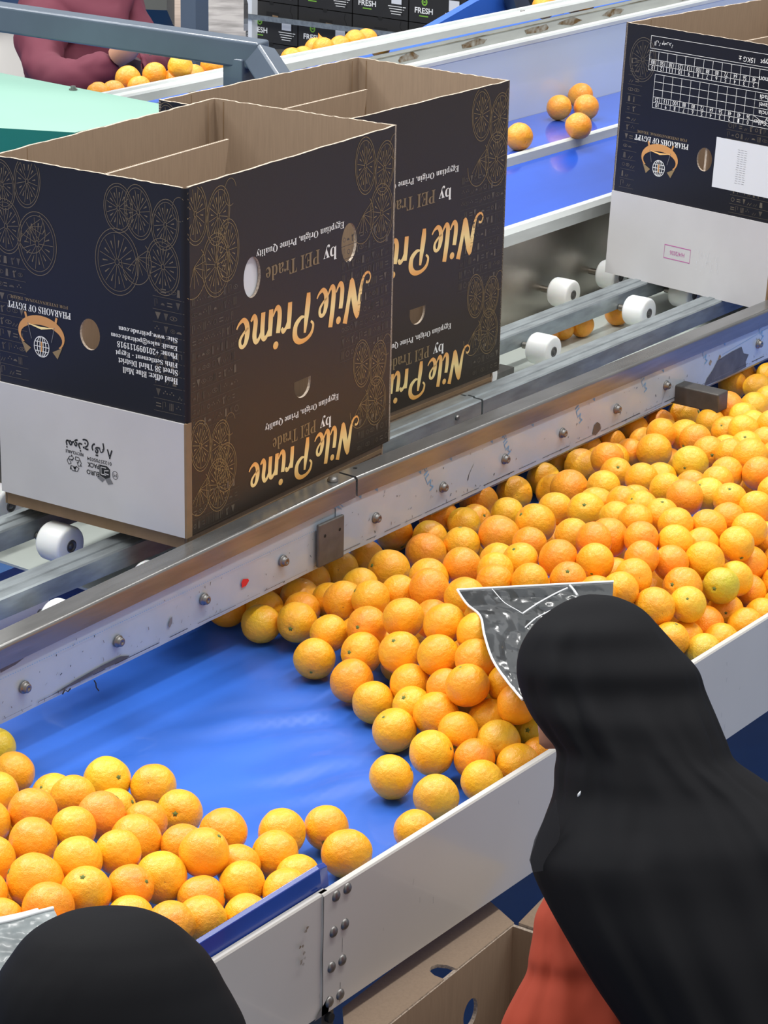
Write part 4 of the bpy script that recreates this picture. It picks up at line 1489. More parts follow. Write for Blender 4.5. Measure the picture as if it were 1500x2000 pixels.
g.tube([A(262, 112, 6.55), A(252, 135, 6.56), A(268, 150, 6.6)], [0.02, 0.032, 0.02], 'shirt_dark', 12)
g.build('cuff', wm)


# ------------------------------------------------------------------ plastic bags
def bag(name, left, right, z, mns, label, rims, amp=0.006, nu=40, nv=40, seed=0):
    root = empty(name, (0, 0, 0), label, 'plastic bag')
    L, Rr = smooth([tuple(map(float, p)) for p in left], 12), smooth([tuple(map(float, p)) for p in right], 12)

    def at(t, l):
        q = t * (len(l) - 1)
        i = min(int(q), len(l) - 2)
        return tuple(l[i][d] + (l[i + 1][d] - l[i][d]) * (q - i) for d in range(2))

    def pt(u, v, o=0.0):
        a, c = at(v, L), at(v, Rr)
        x, y = a[0] + (c[0] - a[0]) * u, a[1] + (c[1] - a[1]) * u
        p = at_z(x, y, z)
        e = min(1, 6 * min(u, v, 1 - u, 1 - v) + 0.15)
        n1 = abs(noise.noise(Vector((p.x * 22 + seed, p.y * 22, 0)))) + 0.6 * abs(noise.noise(Vector((p.x * 70 + seed, p.y * 55, 2))))
        return p + (EYE - p).normalized() * (amp * 2 * n1 * e + o)
    g = MB()
    vs = [pt(u / nu, v / nv) for v in range(nv + 1) for u in range(nu + 1)]
    n = len(vs)
    vs += [p - Vector((0, 0, 0.0015)) for p in vs]
    for v in range(nv):
        for u in range(nu):
            a = v * (nu + 1) + u
            mn = mns[0] if u / nu < 0.28 else mns[1]
            k = g.mi(mn)
            for f in ((a, a + 1, a + nu + 2, a + nu + 1), (n + a, n + a + nu + 1, n + a + nu + 2, n + a + 1)):
                g.f.append(list(f))
                g.m.append(k)
                g.s.append(True)
    g.v = [tuple(p) for p in vs]
    g.build('film_sheet', root)
    for pts, w in rims:
        g = MB()
        q = smooth([tuple(map(float, p)) for p in pts], 8)
        g.tube([pt(u, v, 0.0015) for u, v in q], w, 'bag_rim', 8)
        g.build('white_seam', root)
    return root


bag('plastic_bag', [(893, 1152), (912, 1180), (938, 1203), (946, 1240), (962, 1288), (990, 1330), (1020, 1366)], [(1198, 1136), (1196, 1165), (1185, 1210), (1160, 1260), (1130, 1310), (1100, 1350), (1060, 1385)], 1.022, ('bag_dark', 'bag_black'),
    'crumpled black plastic bag with white seams on the oranges behind the right head scarf',
    [([(0, 0), (0, .33), (0, .66), (0, 1)], .0022), ([(0, 0), (.3, 0.0), (.6, 0.0), (1, 0)], .0026), ([(.34, .30), (.52, .17), (.70, .06)], .0016), ([(.72, .03), (.76, .14)], .0022), ([(.36, .42), (.44, .34), (.56, .27)], .0014), ([(.22, 0.02), (.26, .18), (.34, .30)], .0008)], 0.010)
bag('plastic_bag', [(-60, 1806), (-60, 1850), (-60, 1900), (-50, 1990)], [(104, 1774), (112, 1800), (90, 1850), (30, 1920)], 1.02, ('bag_grey', 'bag_grey'),
    'crumpled clear grey plastic bag with white rim at the lower left corner', [([(0, 0), (.35, .03), (.65, .02), (.82, -.02)], .004), ([(0, .08), (.5, .09), (.8, .04), (1, 0)], .0032)], 0.003, seed=4)

# ------------------------------------------------------------------ open carton under the conveyor
oc = empty('open_carton', (0, 0, 0), 'plain brown open cardboard carton below the front wall, beside the rust-red dress', 'carton')
zt = 0.662
pA_, pB_ = at_z(700, 2052, zt), at_z(1006, 1806, zt)
ex = (pB_ - pA_).normalized()
ey = Vector((-ex.y, ex.x, 0))
Lc = (pB_ - pA_).length
IN = lambda u, v, o=0.0: pA_ + ex * u - ey * o + Vector((0, 0, v - zt))
fa, fb = at_z(655, 1968, zt), at_z(948, 1757, zt)
zh_ = zt - 0.10
uh = (at_z(950, 1990, zh_) - pA_).dot(ex)
sheet('back_panel', rect(0, 0.02, Lc, zt), [ell(uh, zh_, 0.022, 0.026, n=20)], 0.007, IN, 'card', 'card', 'card_edge', oc)
FL = lambda u, v, o=0.0: pA_ + ex * u + ey * v + Vector((0, 0, 0.003 + v * 0.02 + o))
fw = (fb - pB_).dot(ey)
un = (at_z(845, 1893, zt) - pA_).dot(ex)
sheet('back_flap', [(-0.03, 0.002), (un - 0.019, 0.002), (un - 0.019, 0.020), (un - 0.012, 0.034), (un, 0.038), (un + 0.012, 0.034), (un + 0.019, 0.020), (un + 0.019, 0.002), (Lc, 0.002), ((fb - pA_).dot(ex), fw), ((fa - pA_).dot(ex), fw)], [], 0.006, FL, 'card', 'card', 'card_edge', oc)
RT2 = lambda u, v, o=0.0: pB_ - ey * u + ex * o + Vector((0, 0, v - zt))
sheet('end_panel', rect(0.0, 0.02, 0.34, zt), [], 0.007, RT2, 'card', 'card', 'card_edge', oc)
LT2 = lambda u, v, o=0.0: pA_ - ey * u + ex * o + Vector((0, 0, v - zt))
sheet('end_panel', rect(0.0, 0.02, 0.34, zt), [], 0.007, LT2, 'card', 'card', 'card_edge', oc)
FT2 = lambda u, v, o=0.0: pA_ - ey * 0.34 + ex * u - ey * o + Vector((0, 0, v - zt))
sheet('front_panel', rect(0.0, 0.02, Lc, zt), [], 0.007, FT2, 'card', 'card', 'card_edge', oc)
EFL = lambda u, v, o=0.0: pB_ - ey * u + ex * v + Vector((0, 0, 0.003 + v * 0.35 + o))
sheet('end_flap', [(0.005, 0.003), (0.25, 0.003), (0.24, 0.10), (0.02, 0.10)], [], 0.006, EFL, 'card', 'card', 'card_edge', oc)
g = MB()
g.raw([IN(0, 0.02, 0), IN(Lc, 0.02, 0), IN(Lc, 0.02, 0.34), IN(0, 0.02, 0.34), IN(0, 0.0, 0), IN(Lc, 0.0, 0), IN(Lc, 0.0, 0.34), IN(0, 0.0, 0.34)], [(0, 1, 2, 3), (7, 6, 5, 4), (0, 4, 5, 1), (1, 5, 6, 2), (2, 6, 7, 3), (3, 7, 4, 0)], 'card_brown', False)
g.build('bottom_panel', oc)


# ------------------------------------------------------------------ far background
def at_x(px, py, x):
    r = F + RV * ((px - 750) / FPX) - UV * ((py - 1000) / FPX)
    return EYE + r * (x / r.x)


XC = 8.75
ys = [at_x(p, 50, XC).y for p in (483, 583, 691, 807)]
cw = (ys[0] - ys[3]) / 3.05
zt0 = at_x(585, 92, XC).z
rh = at_x(585, 11, XC).z - zt0
CR = {}
cr0 = MB()
PC = lambda u, v, o=0.0005: Vector((XC - o, -u, v))     # u grows to the right (towards -y)
rowname = ['second', 'third', 'top visible', 'upper']
for r in range(-2, 4):
    for c in range(-1, 5):
        y1 = ys[1] + cw - cw * (c + 1) + (0.0)
        y0 = y1 - cw + 0.006
        z0 = zt0 + rh * (r - 1)
        z1 = z0 + rh - 0.004
        px, py, _ = proj((XC, (y0 + y1) / 2, (z0 + z1) / 2))
        if py < -50 or py > 150 or z0 < 0 or px < 440 or px > 1060:
            continue
        col_w = ['leftmost', 'second', 'third', 'fourth', 'fifth', 'sixth']
        cm = empty('fruit_crate', (XC, (y0 + y1) / 2, z0), None, 'crate', 'stacked black fruit crates')
        CR[(r, c)] = (cm, px, py)
        g = MB()
        g.box((0, y0 - (y0 + y1) / 2, 0), (0.36, y1 - (y0 + y1) / 2, z1 - z0), 'crate_black')
        g.build('body', cm)
        Pl = lambda u, v, o=0.0005: Vector((-o, (y1 - y0) / 2 - u, v))
        w, h = y1 - y0, z1 - z0
        g = MB()
        disc(g, [(w * .40, h * .63), (w * .64, h * .63), (w * .64, h * .77), (w * .40, h * .77)], Pl, 'hole_black')
        disc(g, [(w * .52, h * .64), (w * .63, h * .64), (w * .63, h * .69), (w * .52, h * .70)], Pl, 'card_brown', 0.001)
        g.build('hand_hole', cm)
        g = MB()
        disc(g, ell(w * .5, h * .985, w * .045, h * .05, n=12), Pl, 'hole_black')
        ribbon(g, [(w * .88, h * .99), (w * .86, h * .85), (w * .90, h * .75), (w * .90, h * .1)], 0.004, Pl, 'hole_black')
        g.build('crease', cm)
        g = MB()
        put_text(g, 'FRESH', Pl, w * .10, w * .42, h * .22, h * .36, 'ink_white', flip=False, bold=0.02)
        ribbon(g, ell(w * .27, h * .50, w * .042, h * .075, n=10), 0.007, Pl, 'ink_green', True)
        ribbon(g, [(w * .25, h * .50), (w * .29, h * .50)], 0.006, Pl, 'ink_green')
        ribbon(g, [(w * .18, h * .16), (w * .34, h * .16)], 0.005, Pl, 'ink_green')
        disc(g, [(w * .70, h * .36), (w * .88, h * .36), (w * .88, h * .62), (w * .70, h * .62)], Pl, 'label_white')
        for k in range(4):
            ribbon(g, [(w * (.64 + .02 * k), h * (.30 - .06 * k)), (w * (.96 - .03 * k), h * (.30 - .06 * k))], 0.003, Pl, 'ink_white')
        g.build('front_print', cm)
order = {}
for (r, c), (cm, px, py) in CR.items():
    order.setdefault(r, []).append((px, cm))
rows = sorted(order, key=lambda r: -r)
for i, r in enumerate(rows):
    lst = sorted(order[r], key=lambda t: t[0])
    for j, (px, cm) in enumerate(lst):
        cm['label'] = 'black fruit crate in the back stack, %s layer from the top, %s from the left' % (['first', 'second', 'third', 'fourth', 'fifth', 'sixth'][i], ['first', 'second', 'third', 'fourth', 'fifth', 'sixth'][j])
g = MB()
a, c = at_x(474, 31, XC - 0.05), at_x(815, 74, XC - 0.05)
ribbon(g, [(-a.y, a.z), (-c.y, c.z)], 0.022, lambda u, v, o=0.0: Vector((XC - 0.05 - o, -u, v)), 'galvanised')
ribbon(g, [(-a.y, a.z), (-c.y, c.z)], 0.022, lambda u, v, o=0.0: Vector((XC - 0.04 - o, -u, v)), 'galvanised')
tag(g.build('strapping_band'), 'pale grey strapping band drawn across the front of the crate stack', 'strap')
g = MB()
a, c = at_x(475, 40, XC - 0.04), at_x(492, 40, XC - 0.04)
g.box((XC - 0.04, c.y, 0.2), (XC, a.y, 1.6), 'bag_rim')
tag(g.build('corner_board'), 'white upright edge board at the left end of the crate stack', 'edge board')


def bgbox(name, x0, y0, x1, y1, d, mn, label, cat, th=0.3, tilt=0):
    a, b_, c, e = at_depth(x0, y0, d), at_depth(x1, y0 + tilt, d), at_depth(x1, y1 + tilt, d), at_depth(x0, y1, d)
    g = MB()
    q = [a, b_, c, e]
    g.raw(q + [p + F * th for p in q], [(0, 1, 2, 3), (7, 6, 5, 4), (0, 3, 7, 4), (3, 2, 6, 7), (2, 1, 5, 6), (1, 0, 4, 5)], mn, False)
    o = g.build(name)
    return tag(o, label, cat)


bgbox('wrapped_stack', 398, -30, 476, 75, 9.3, 'wrap_silver', 'stack of flat boards wrapped in clear shiny film', 'stack', tilt=6)
bgbox('board_stack', 322, -30, 362, 70, 8.6, 'beige', 'pinkish beige stack of flat boards left of the upright post', 'stack', tilt=4)
bgbox('machine_box', 250, -40, 326, 17, 8.2, 'machine_dark', 'dark machine housing at the top edge beside the beige stack', 'machine', tilt=3)
bgbox('white_cabinet', 150, -40, 252, 14, 8.5, 'sheet_white', 'white cabinet side at the top edge behind the painted frame', 'cabinet')
bgbox('tan_rack', 170, 14, 330, 60, 9.0, 'beige', 'pale tan rack behind the painted frame tube', 'rack')
o = bgbox('side_sheet', -30, 36, 48, 170, 7.1, 'sheet_white', 'curved white metal sheet at the left edge beside the maroon shirt', 'sheet', 0.05)
g = MB()
a = [at_depth(-30, 34, 7.05), at_depth(50, 30, 7.05), at_depth(50, 34, 7.1), at_depth(-30, 44, 7.1)]
g.tube([at_depth(-30, 36, 7.08), at_depth(30, 30, 7.08), at_depth(52, 40, 7.08)], 0.018, 'alu_white', 12)
g.build('rolled_rim', o)
bgbox('pallet_panel', 330, 60, 480, 140, 8.8, 'wrap_silver', 'grey wrapped pallet load seen under the painted frame tube', 'pallet load')
bgbox('white_carton', 905, -40, 938, 24, 10.6, 'sheet_cool', 'white carton side between the crate stack and the blue chute', 'carton')
bgbox('dark_crate_side', 938, -40, 1010, 26, 10.9, 'crate_black', 'dark crate side above the blue chute', 'crate')
bgbox('floor_pallet', 440, 96, 840, 150, 9.9, 'crate_black', 'dark lower part of the crate pallet behind the rear oranges', 'pallet')

# ------------------------------------------------------------------ oranges
def orange_mesh(seed, dimple=0.06, oblate=1.0, nav=False):
    bm = bmesh.new()
    bmesh.ops.create_icosphere(bm, subdivisions=5, radius=1)
    r = random.Random(seed)
    o = Vector((r.uniform(0, 9), r.uniform(0, 9), r.uniform(0, 9)))
    for v in bm.verts:
        n = v.co.normalized()
        d = 1 + 0.030 * noise.noise(n * 1.1 + o) + 0.010 * noise.noise(n * 3 + o)
        for s in (1, -1):
            a = math.acos(max(-1, min(1, n.z * s)))
            d -= (dimple if s > 0 else 0.025) * math.exp(-(a / 0.16) ** 2)
            if s > 0:
                d += 0.008 * math.cos(7 * math.atan2(n.y, n.x)) * math.exp(-((a - 0.22) / 0.14) ** 2)
        v.co = n * d
        v.co.z *= oblate
    me = bpy.data.meshes.new('orange')
    bm.to_mesh(me)
    bm.free()
    me.materials.append(MATS['orange_peel'])
    for p in me.polygons:
        p.use_smooth = True
    return me


OM = [orange_mesh(i, 0.05 + 0.01 * (i % 3), (0.97, 1.0, 1.05, 0.95, 1.03, 1.0)[i]) for i in range(6)]


def calyx_mesh():
    g = MB()
    vs = []
    n = 10
    for i in range(n):
        a = 2 * math.pi * i / n
        r = 0.14 if i % 2 == 0 else 0.075
        vs.append((r * math.cos(a), r * math.sin(a), 0.0))
    top = [(x * 0.45, y * 0.45, 0.035) for x, y, z in vs]
    g.raw(vs + top, [(i, (i + 1) % n, n + (i + 1) % n, n + i) for i in range(n)] + [tuple(range(n, 2 * n))], 'calyx_green', True)
    o = g.build('calyx')
    me = o.data
    bpy.data.objects.remove(o)
    return me


CAL = calyx_mesh()


def navel_mesh():
    g = MB()
    g.lathe([(0.030, 0.0), (0.018, 0.008), (0.0001, 0.004)], (0, 0, 0), (0, 0, 1), 'navel_dark', 8)
    o = g.build('blossom_end')
    me = o.data
    bpy.data.objects.remove(o)
    return me


NAV = navel_mesh()
RO = random.Random(77)
BASE = [(0.98, 0.42, 0.018), (0.98, 0.45, 0.020), (0.98, 0.40, 0.016), (0.97, 0.365, 0.016), (0.97, 0.48, 0.022), (0.98, 0.43, 0.016), (0.96, 0.33, 0.016)]


def add_orange(p, r, axis=None, tint=None, big=True):
    i = RO.randrange(6)
    o = bpy.data.objects.new('orange', OM[i])
    COL.objects.link(o)
    o.location = p
    o.scale = (r, r, r)
    if axis is None:
        ax = Vector((RO.gauss(0, 1), RO.gauss(0, 1), RO.gauss(0, 1))).normalized()
        if big and ax.dot(F) < -0.3 and RO.random() < 0.6:
            ax = -ax
    else:
        ax = Vector(axis).normalized()
    o.rotation_mode = 'QUATERNION'
    o.rotation_quaternion = ax.to_track_quat('Z', 'X') @ Vector((0, 0, 1)).rotation_difference(Vector((0, 0, 1)))
    c = tint or RO.choice(BASE)
    o.color = (*c, 1)
    if big:
        k = bpy.data.objects.new('calyx', CAL)
        COL.objects.link(k)
        k.parent = o
        k.location = (0, 0, (0.97, 1.0, 1.05, 0.95, 1.03, 1.0)[i] * 0.95)
        k = bpy.data.objects.new('blossom_end', NAV)
        COL.objects.link(k)
        k.parent = o
        k.location = (0, 0, -(0.97, 1.0, 1.05, 0.95, 1.03, 1.0)[i] * 0.965)
        k.rotation_euler = (math.pi, 0, 0)
    return o


VIS="""3412,2863,868,369;3394,2763,868,372;3413,2691,884,386,-94,-33,4;3565,2856,869,371;3630,2824,867,364;3710,2816,868,380;3798,2815,868,355,-62,-78,-11;3705,2691,899,425,-80,44,40;3607,2688,899,350;3508,2653,906,397;3500,2583,932,370;3542,2713,881,350;3475,2728,880,350;3390,2596,895,350;3407,2521,924,374,-96,-9,27;3323,2578,871,389,-83,-43,-35;3346,2487,900,383,-94,11,33;3279,2459,876,406;3401,2436,964,386;3568,2567,927,350;3572,2500,952,385;3824,2687,901,415;3945,2854,869,394;3727,2532,941,389;3889,2645,910,384;3703,2439,963,350;3534,2392,972,390;3394,2340,981,389;3390,2266,985,366;3336,2394,930,389,-56,3,83;3325,2303,953,378;3319,2218,969,388;3296,2341,897,371,-77,-64,-2;3250,2189,954,387;3219,2230,898,393;3284,2256,918,350;3243,2383,868,379,-45,-88,-18;3171,2284,870,394,-52,28,81;3241,2298,887,350,-69,5,72;3117,2167,883,392,28,-88,38;3270,2154,892,371;3189,2164,896,350,-82,-39,-42;3220,2101,886,374;3149,2101,880,350;3101,2052,872,356;3025,2183,869,376;3013,2083,868,378;2895,2039,868,350;3307,2084,877,382;3270,2099,937,350;3186,2039,874,359;3255,2037,865,350;3315,2150,946,350;4068,2827,872,425;4204,2818,872,425;4053,2753,882,350;4303,2793,870,398;3947,2594,925,417,-5,-91,-40;4034,2564,933,419;4125,2692,898,350;4146,2588,927,360;4425,2795,869,376;4547,2842,868,364;4536,2769,877,388;4316,2660,907,419;4663,2835,869,386;4734,2813,868,370;4860,2826,868,356;4647,2708,891,350;4578,2710,896,350,-70,-65,-30;4634,2639,914,406;4322,2579,929,366;4439,2619,919,354,-59,-45,67;4384,2523,944,350;4935,2801,868,358,-33,-94,11;4779,2644,912,384;5007,2777,875,397;4508,2476,955,395,-98,-17,4;4605,2485,951,382;4819,2558,930,364,-76,6,65;4907,2650,910,350,-10,-99,11;4933,2578,930,366;4789,2501,954,350,-66,-75,-4;5049,2612,921,356;5322,2819,868,370;5416,2842,867,353;5293,2736,886,350;4651,2419,970,350,-55,-13,82;4718,2406,965,350;4582,2419,970,350;4451,2356,975,350,-55,-34,-76;4466,2288,986,363;4384,2341,978,350,-10,-98,-16;4302,2416,968,350,-83,-17,-52;4246,2340,983,381;4317,2325,973,357;4123,2499,950,397,-71,-30,64;4195,2456,959,350;4089,2407,967,350;4165,2395,972,350;4129,2327,978,375,-21,-16,96;4061,2346,984,350;4088,2269,986,350;4142,2225,976,373;4217,2222,972,350;4293,2261,983,350,-47,-17,87;4280,2194,985,350;4250,2153,937,350;4191,2159,972,350;3776,2430,965,350,-53,16,83;3879,2477,955,350,-83,55,-9;3802,2361,977,386,-45,-85,-28;3948,2421,967,356;3964,2349,975,400;3823,2291,983,362,-85,-31,-43;3969,2277,989,350;4013,2226,981,350;4074,2201,964,350;4007,2156,963,389;3947,2196,966,350;3889,2228,985,350;3824,2206,972,360;3756,2194,970,350;4105,2140,971,350,-56,-66,-51;4151,2136,917,386,-95,15,27;4044,2106,926,350;3971,2097,937,357;4097,2102,883,353;3903,2143,945,377,-93,9,36;3786,2135,942,379;3848,2099,937,350,-69,-32,65;3999,2099,873,364;3914,2096,874,375;3967,2037,871,350;3807,2038,871,350;3763,2084,897,350;3876,2037,869,350;4035,2038,869,350;3842,2097,869,350;3659,2332,981,350;3637,2396,971,350;3455,2300,980,350;3709,2279,983,350,-57,-28,77;3689,2203,981,350;4409,2220,978,350;4340,2173,959,350;4216,2097,916,350;4159,2071,889,350;4606,2321,981,352;4855,2464,958,350;5118,2614,920,350;5426,2774,875,352;4104,2037,865,350;2693,2769,869,350;2631,2666,877,361;2540,2610,894,350;2499,2492,914,391;2432,2524,912,368;2598,2499,899,368;2706,2525,879,397,-18,-85,50;2744,2458,873,381;2696,2361,877,375;2613,2358,895,350;2564,2408,910,377;2488,2394,922,350;2546,2319,904,407;2417,2412,922,390;2340,2423,921,366;2410,2312,927,373,-52,-80,-28;2478,2293,920,350;2333,2326,922,415;2585,2257,898,350;2681,2257,883,378,-76,-64,5;2559,2192,919,384,37,-50,79;2491,2219,896,401;2420,2216,911,350;2356,2245,922,374,-40,-21,89;2283,2251,925,377;2234,2298,907,350;2367,2169,899,350;2614,2171,879,350;2748,2193,875,393;2814,2156,869,360,-82,-52,-25;2683,2154,877,380;2763,2076,871,404;2565,2123,886,353;2653,2086,875,350;2590,2059,884,350;2501,2148,881,350;2447,2102,883,381;2380,2102,907,350;2509,2067,875,350;2262,2361,919,365;2170,2284,930,360;2186,2217,915,358;2248,2187,904,359"""
FIL="""3891,2337,994,353;4542,2351,990,385;2225,2245,865,354;4365,2137,869,389;3397,2191,934,355;4487,2672,928,368;4709,2666,931,357;3541,2785,869,389;4729,2589,928,360;3864,2322,867,365;3459,2808,867,374;4981,2646,930,375;3731,2369,928,368;3972,2781,868,376;3661,2564,929,384;3911,2245,867,371;2626,2569,868,380;2657,2464,865,353;4375,2739,868,381;3891,2408,867,366;3772,2480,868,376;5359,2725,866,358;4124,2771,865,350;3821,2512,928,371;2373,2290,866,359;3566,2336,865,354;4435,2429,934,361;3499,2440,930,367;4451,2516,927,360;4774,2394,926,375;4206,2526,933,386;4788,2754,868,377;3997,2265,867,370;4422,2214,867,372;4883,2527,934,366;3703,2457,866,359;3778,2264,935,366;3904,2293,925,387;3384,2157,867,369;3415,2453,865,352;3498,2329,928,365;4281,2478,931,366;4276,2124,868,376;4717,2501,926,352;4692,2361,869,387;3348,2270,867,369;3539,2524,865,352;4512,2310,931,378;2318,2380,865,351;4704,2640,866,360;3905,2171,867,368;4114,2569,867,370;4062,2193,866,359;4131,2448,869,386;5038,2554,868,376;4076,2280,867,372;3424,2228,868,380;4617,2771,865,352;3986,2637,868,384;3939,2338,868,379;3463,2505,868,378;4189,2233,867,368;3465,2583,868,378;3490,2378,868,380;3905,2751,866,362;2483,2552,866,359;4642,2440,866,356;4880,2755,867,367;3983,2170,868,384;3624,2454,932,364;2386,2483,866,359;4619,2332,869,387;2201,2353,868,381"""

GREENISH = {(1348, 905): (0.78, 0.50, 0.03), (1409, 1151): (0.62, 0.50, 0.03), (1042, 1425): (0.66, 0.50, 0.03), (1372, 1270): (0.80, 0.52, 0.04), (209, 1525): (0.86, 0.52, 0.02), (-10, 1460): (0.80, 0.56, 0.03), (851, 1557): (0.86, 0.44, 0.03),
            (1387, 966): (0.84, 0.54, 0.04), (969, 1449): (0.84, 0.47, 0.03), (870, 1101): (0.90, 0.46, 0.02), (1341, 1178): (0.92, 0.52, 0.03), (1474, 795): (0.86, 0.44, 0.02), (1253, 921): (0.90, 0.20, 0.015), (198, 1592): (0.90, 0.31, 0.03), (1345, 971): (0.92, 0.33, 0.02)}
HAND = {(763, 1517): 'single orange lying alone on the blue belt, in front of the heap', (851, 1557): 'oval orange with a yellow-green side resting against the white wall', (811, 1624): 'orange half hidden behind the white wall rim below the lone one',
        (1348, 905): 'yellow-green orange with stem scar high on the right heap', (1409, 1151): 'orange with a large green patch near the right end of the heap', (1042, 1425): 'green-skinned orange beside the black scarf at the wall',
        (209, 1525): 'yellow orange with stem scar topping the left heap against bare belt', (198, 1592): 'dark orange with a creased navel perched on the left heap', (677, 1668): 'large orange at the right end of the left heap, by the flap',
        (637, 1617): 'orange with stem scar facing down at the right tip of the left heap', (612, 1286): 'orange with a star-shaped stem scar at the heap front on blue belt', (691, 1320): 'orange beside the star-scarred one at the edge of the bare belt',
        (1253, 921): 'deepest reddish-orange fruit in the upper right heap', (300, 1537): 'round orange at the far edge of the left heap on blue belt', (1, 1600): 'orange cut by the left edge of the picture'}
items = []
for s in VIS.split(';'):
    v = [int(q) for q in s.split(',')]
    p = Vector((v[0] / 1000, v[1] / 1000, v[2] / 1000))
    r = v[3] / 10000
    ax = Vector(v[4:7]) if len(v) > 4 else None
    px, py, _ = proj(p)
    tint = None
    hand = None
    for k, t in GREENISH.items():
        if math.hypot(px - k[0], py - k[1]) < 14:
            tint = t
    for k, t in HAND.items():
        if math.hypot(px - k[0], py - k[1]) < 16:
            hand = (k, t)
    items.append([px, py, p, r, ax, tint, hand])
fil = [[int(q) for q in s.split(',')] for s in FIL.split(';')]
NF = 300 - len(items) - 1
for v in fil[:NF]:
    p = Vector((v[0] / 1000, v[1] / 1000, v[2] / 1000))
    px, py, _ = proj(p)
    items.append([px, py, p, v[3] / 10000, None, None, None])
used = set()
ZN = {}
for it in items:
    px, py, p = it[0], it[1], it[2]
    if it[6] and it[6][0] not in used:
        used.add(it[6][0])
        it.append(None)
        continue
    it[6] = None
    left = px < 735 and py > 1400 and not (px > 690 and py < 1600)
    ORD = None
    if left:
        z = 'left heap, ' + ('far row next to the bare belt' if py < 1590 else 'second band from the far side' if py < 1660 else 'band nearest the left head scarf')
    elif p.y > 2.66:
        z = 'right heap, row half under the film-covered rail'
    elif p.y < 2.10:
        z = 'right heap, row along the white front wall'
    else:
        z = 'right heap, ' + ('highest band below the steel tube stub' if py < 900 else 'upper band' if py < 1000 else 'band level with the bag top' if py < 1110 else 'band beside the black bag' if py < 1230 else 'lower band' if py < 1330 else 'lowest band')
    if p.z < 0.9 and it[4] is None and len(it) == 7 and it in items[len(VIS.split(';')):]:
        pass
    it.append(z)
    ZN.setdefault(z, []).append(it)


def ordinal(n):
    return '%d%s' % (n, 'th' if 10 <= n % 100 <= 20 else {1: 'st', 2: 'nd', 3: 'rd'}.get(n % 10, 'th'))


lab = {}
for z, l in ZN.items():
    l.sort(key=lambda t: t[0])
    for k, it in enumerate(l):
        lab[id(it)] = 'orange in the %s, %s from left' % (z, ordinal(k + 1))
for it in items:
    o = add_orange(it[2], it[3], it[4], it[5])
    grp = 'oranges heaped on the near blue belt' 
    tag(o, it[6][1] if it[6] else lab[id(it)], 'orange', grp)
# the rest, buried in the heap
g = MB()
for v in fil[NF:]:
    me = OM[RO.randrange(6)]
    r = v[3] / 10000
    bm = bmesh.new()
    bmesh.ops.create_icosphere(bm, subdivisions=3, radius=r)
    g.raw([Vector((v[0] / 1000, v[1] / 1000, v[2] / 1000)) + q.co for q in bm.verts], [[w.index for w in f.verts] for f in bm.faces], 'orange_peel', True)
    bm.free()
if g.v:
    o = g.build('buried_oranges')
    o.color = (0.93, 0.40, 0.022, 1)
    tag(o, 'oranges buried deep inside the right heap under the others', 'oranges', kind='stuff')

# oranges on the middle belt
for (px, py, d, lb) in ((1134, 187, 54, 'orange at the back of the cluster of four on the middle belt'), (1092, 210, 52, 'orange at the left of the cluster of four on the middle belt'), (1145, 209, 52, 'orange at the right of the cluster of four on the middle belt'), (1130, 246, 54, 'orange at the front of the cluster of four on the middle belt'), (1014, 267, 55, 'orange on the middle belt partly hidden by the second carton')):
    o = add_orange(at_z(px, py, 1.296 + 0.0365), 0.0365 if px != 1014 else 0.038, None, (0.90, 0.34, 0.03))
    tag(o, lb, 'orange', 'oranges on the middle blue belt')
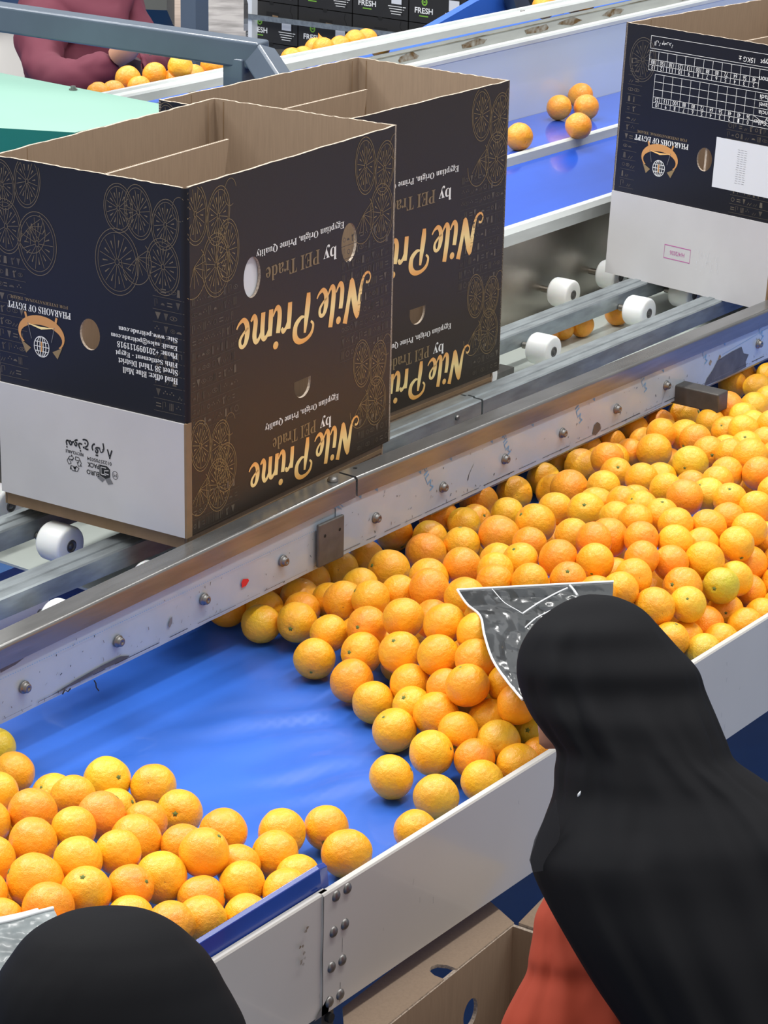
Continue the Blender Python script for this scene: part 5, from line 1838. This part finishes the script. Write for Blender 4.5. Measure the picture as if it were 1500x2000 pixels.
# oranges on the rear belt
rear = [(250, 154, 51, 'large orange at the left end on the rear belt'), (302, 147, 51, 'orange with a creased navel second on the rear belt'), (352, 130, 50, 'yellow orange resting highest left of the frame post'), (415, 129, 49, 'bright orange just left of the frame post'),
        (340, 158, 38, 'small orange under the yellow one on the rear belt'), (272, 172, 34, 'low orange between the two big left ones'), (192, 184, 38, 'low orange at the green cover corner'), (222, 180, 34, 'second low orange by the green cover'), (378, 148, 36, 'orange behind the yellow one'),
        (370, 158, 30, 'orange tucked low beside the yellow one'), (503, 133, 40, 'sliver of orange seen under the sloping frame tube'), (570, 115, 34, 'orange right of the sloping frame tube'), (592, 112, 38, 'orange next to the sloping tube, partly hidden'), (616, 96, 40, 'orange behind the pointed one on the rear belt'),
        (632, 94, 44, 'orange with a pointed peel tip on the rear belt'), (663, 92, 38, 'orange just right of the pointed one'), (694, 80, 43, 'orange, larger of the pair nearest the crate stack'), (716, 77, 40, 'orange, rear of the pair nearest the crate stack'), (742, 92, 34, 'low orange at the right end of the rear row'),
        (1062, 14, 48, 'reddish orange beside the slanted grey post'), (1094, 8, 36, 'orange second from the slanted grey post'), (1118, 6, 34, 'orange third from the slanted grey post'), (1146, 2, 36, 'orange fourth from the slanted grey post'), (1140, 14, 26, 'low orange below the fourth one')]
for (px, py, d, lb) in rear:
    z = 1.565 if d > 42 else 1.550
    if px in (352, 694, 632):
        z = 1.59
    p = at_z(px, py, z)
    dep = proj(p)[2]
    r = max(0.030, d / 2 * dep / FPX)
    if p.y < 4.065 + r * 0.9:
        f = (4.065 + r * 0.9) / p.y
        p = EYE + (p - EYE) * f
    o = add_orange(p, r, None, (0.95, 0.46, 0.03) if px == 352 else (0.92, 0.36, 0.025), False)
    tag(o, lb, 'orange', 'oranges on the rear belt')
    if px == 632:
        g = MB()
        a = Vector((-0.0, 0, 0.9))
        g.lathe([(0.34, 0.82), (0.2, 1.0), (0.09, 1.2), (0.0001, 1.45)], (0, 0, 0), (-0.25, 0.25, 1), 'orange_peel', 16)
        k = g.build('peel_tip', o)
        k.color = o.color
        o.rotation_quaternion = (1, 0, 0, 0)
# oranges in the tray below the rollers
for (px, py, z, lb) in ((1096, 640, .966, 'orange in the tray under the rollers, middle of three'), (1066, 652, .962, 'reddish orange in the tray under the rollers, front of three'), (1136, 634, .966, 'orange in the tray under the rollers, back of three'), (1205, 612, .966, 'orange in the tray beneath the steel channel, apart from the three')):
    p = at_z(px, py, z)
    o = add_orange(p, 0.032, None, (0.93, 0.36, 0.03), False)
    tag(o, lb, 'orange', 'oranges in the tray below the rollers')
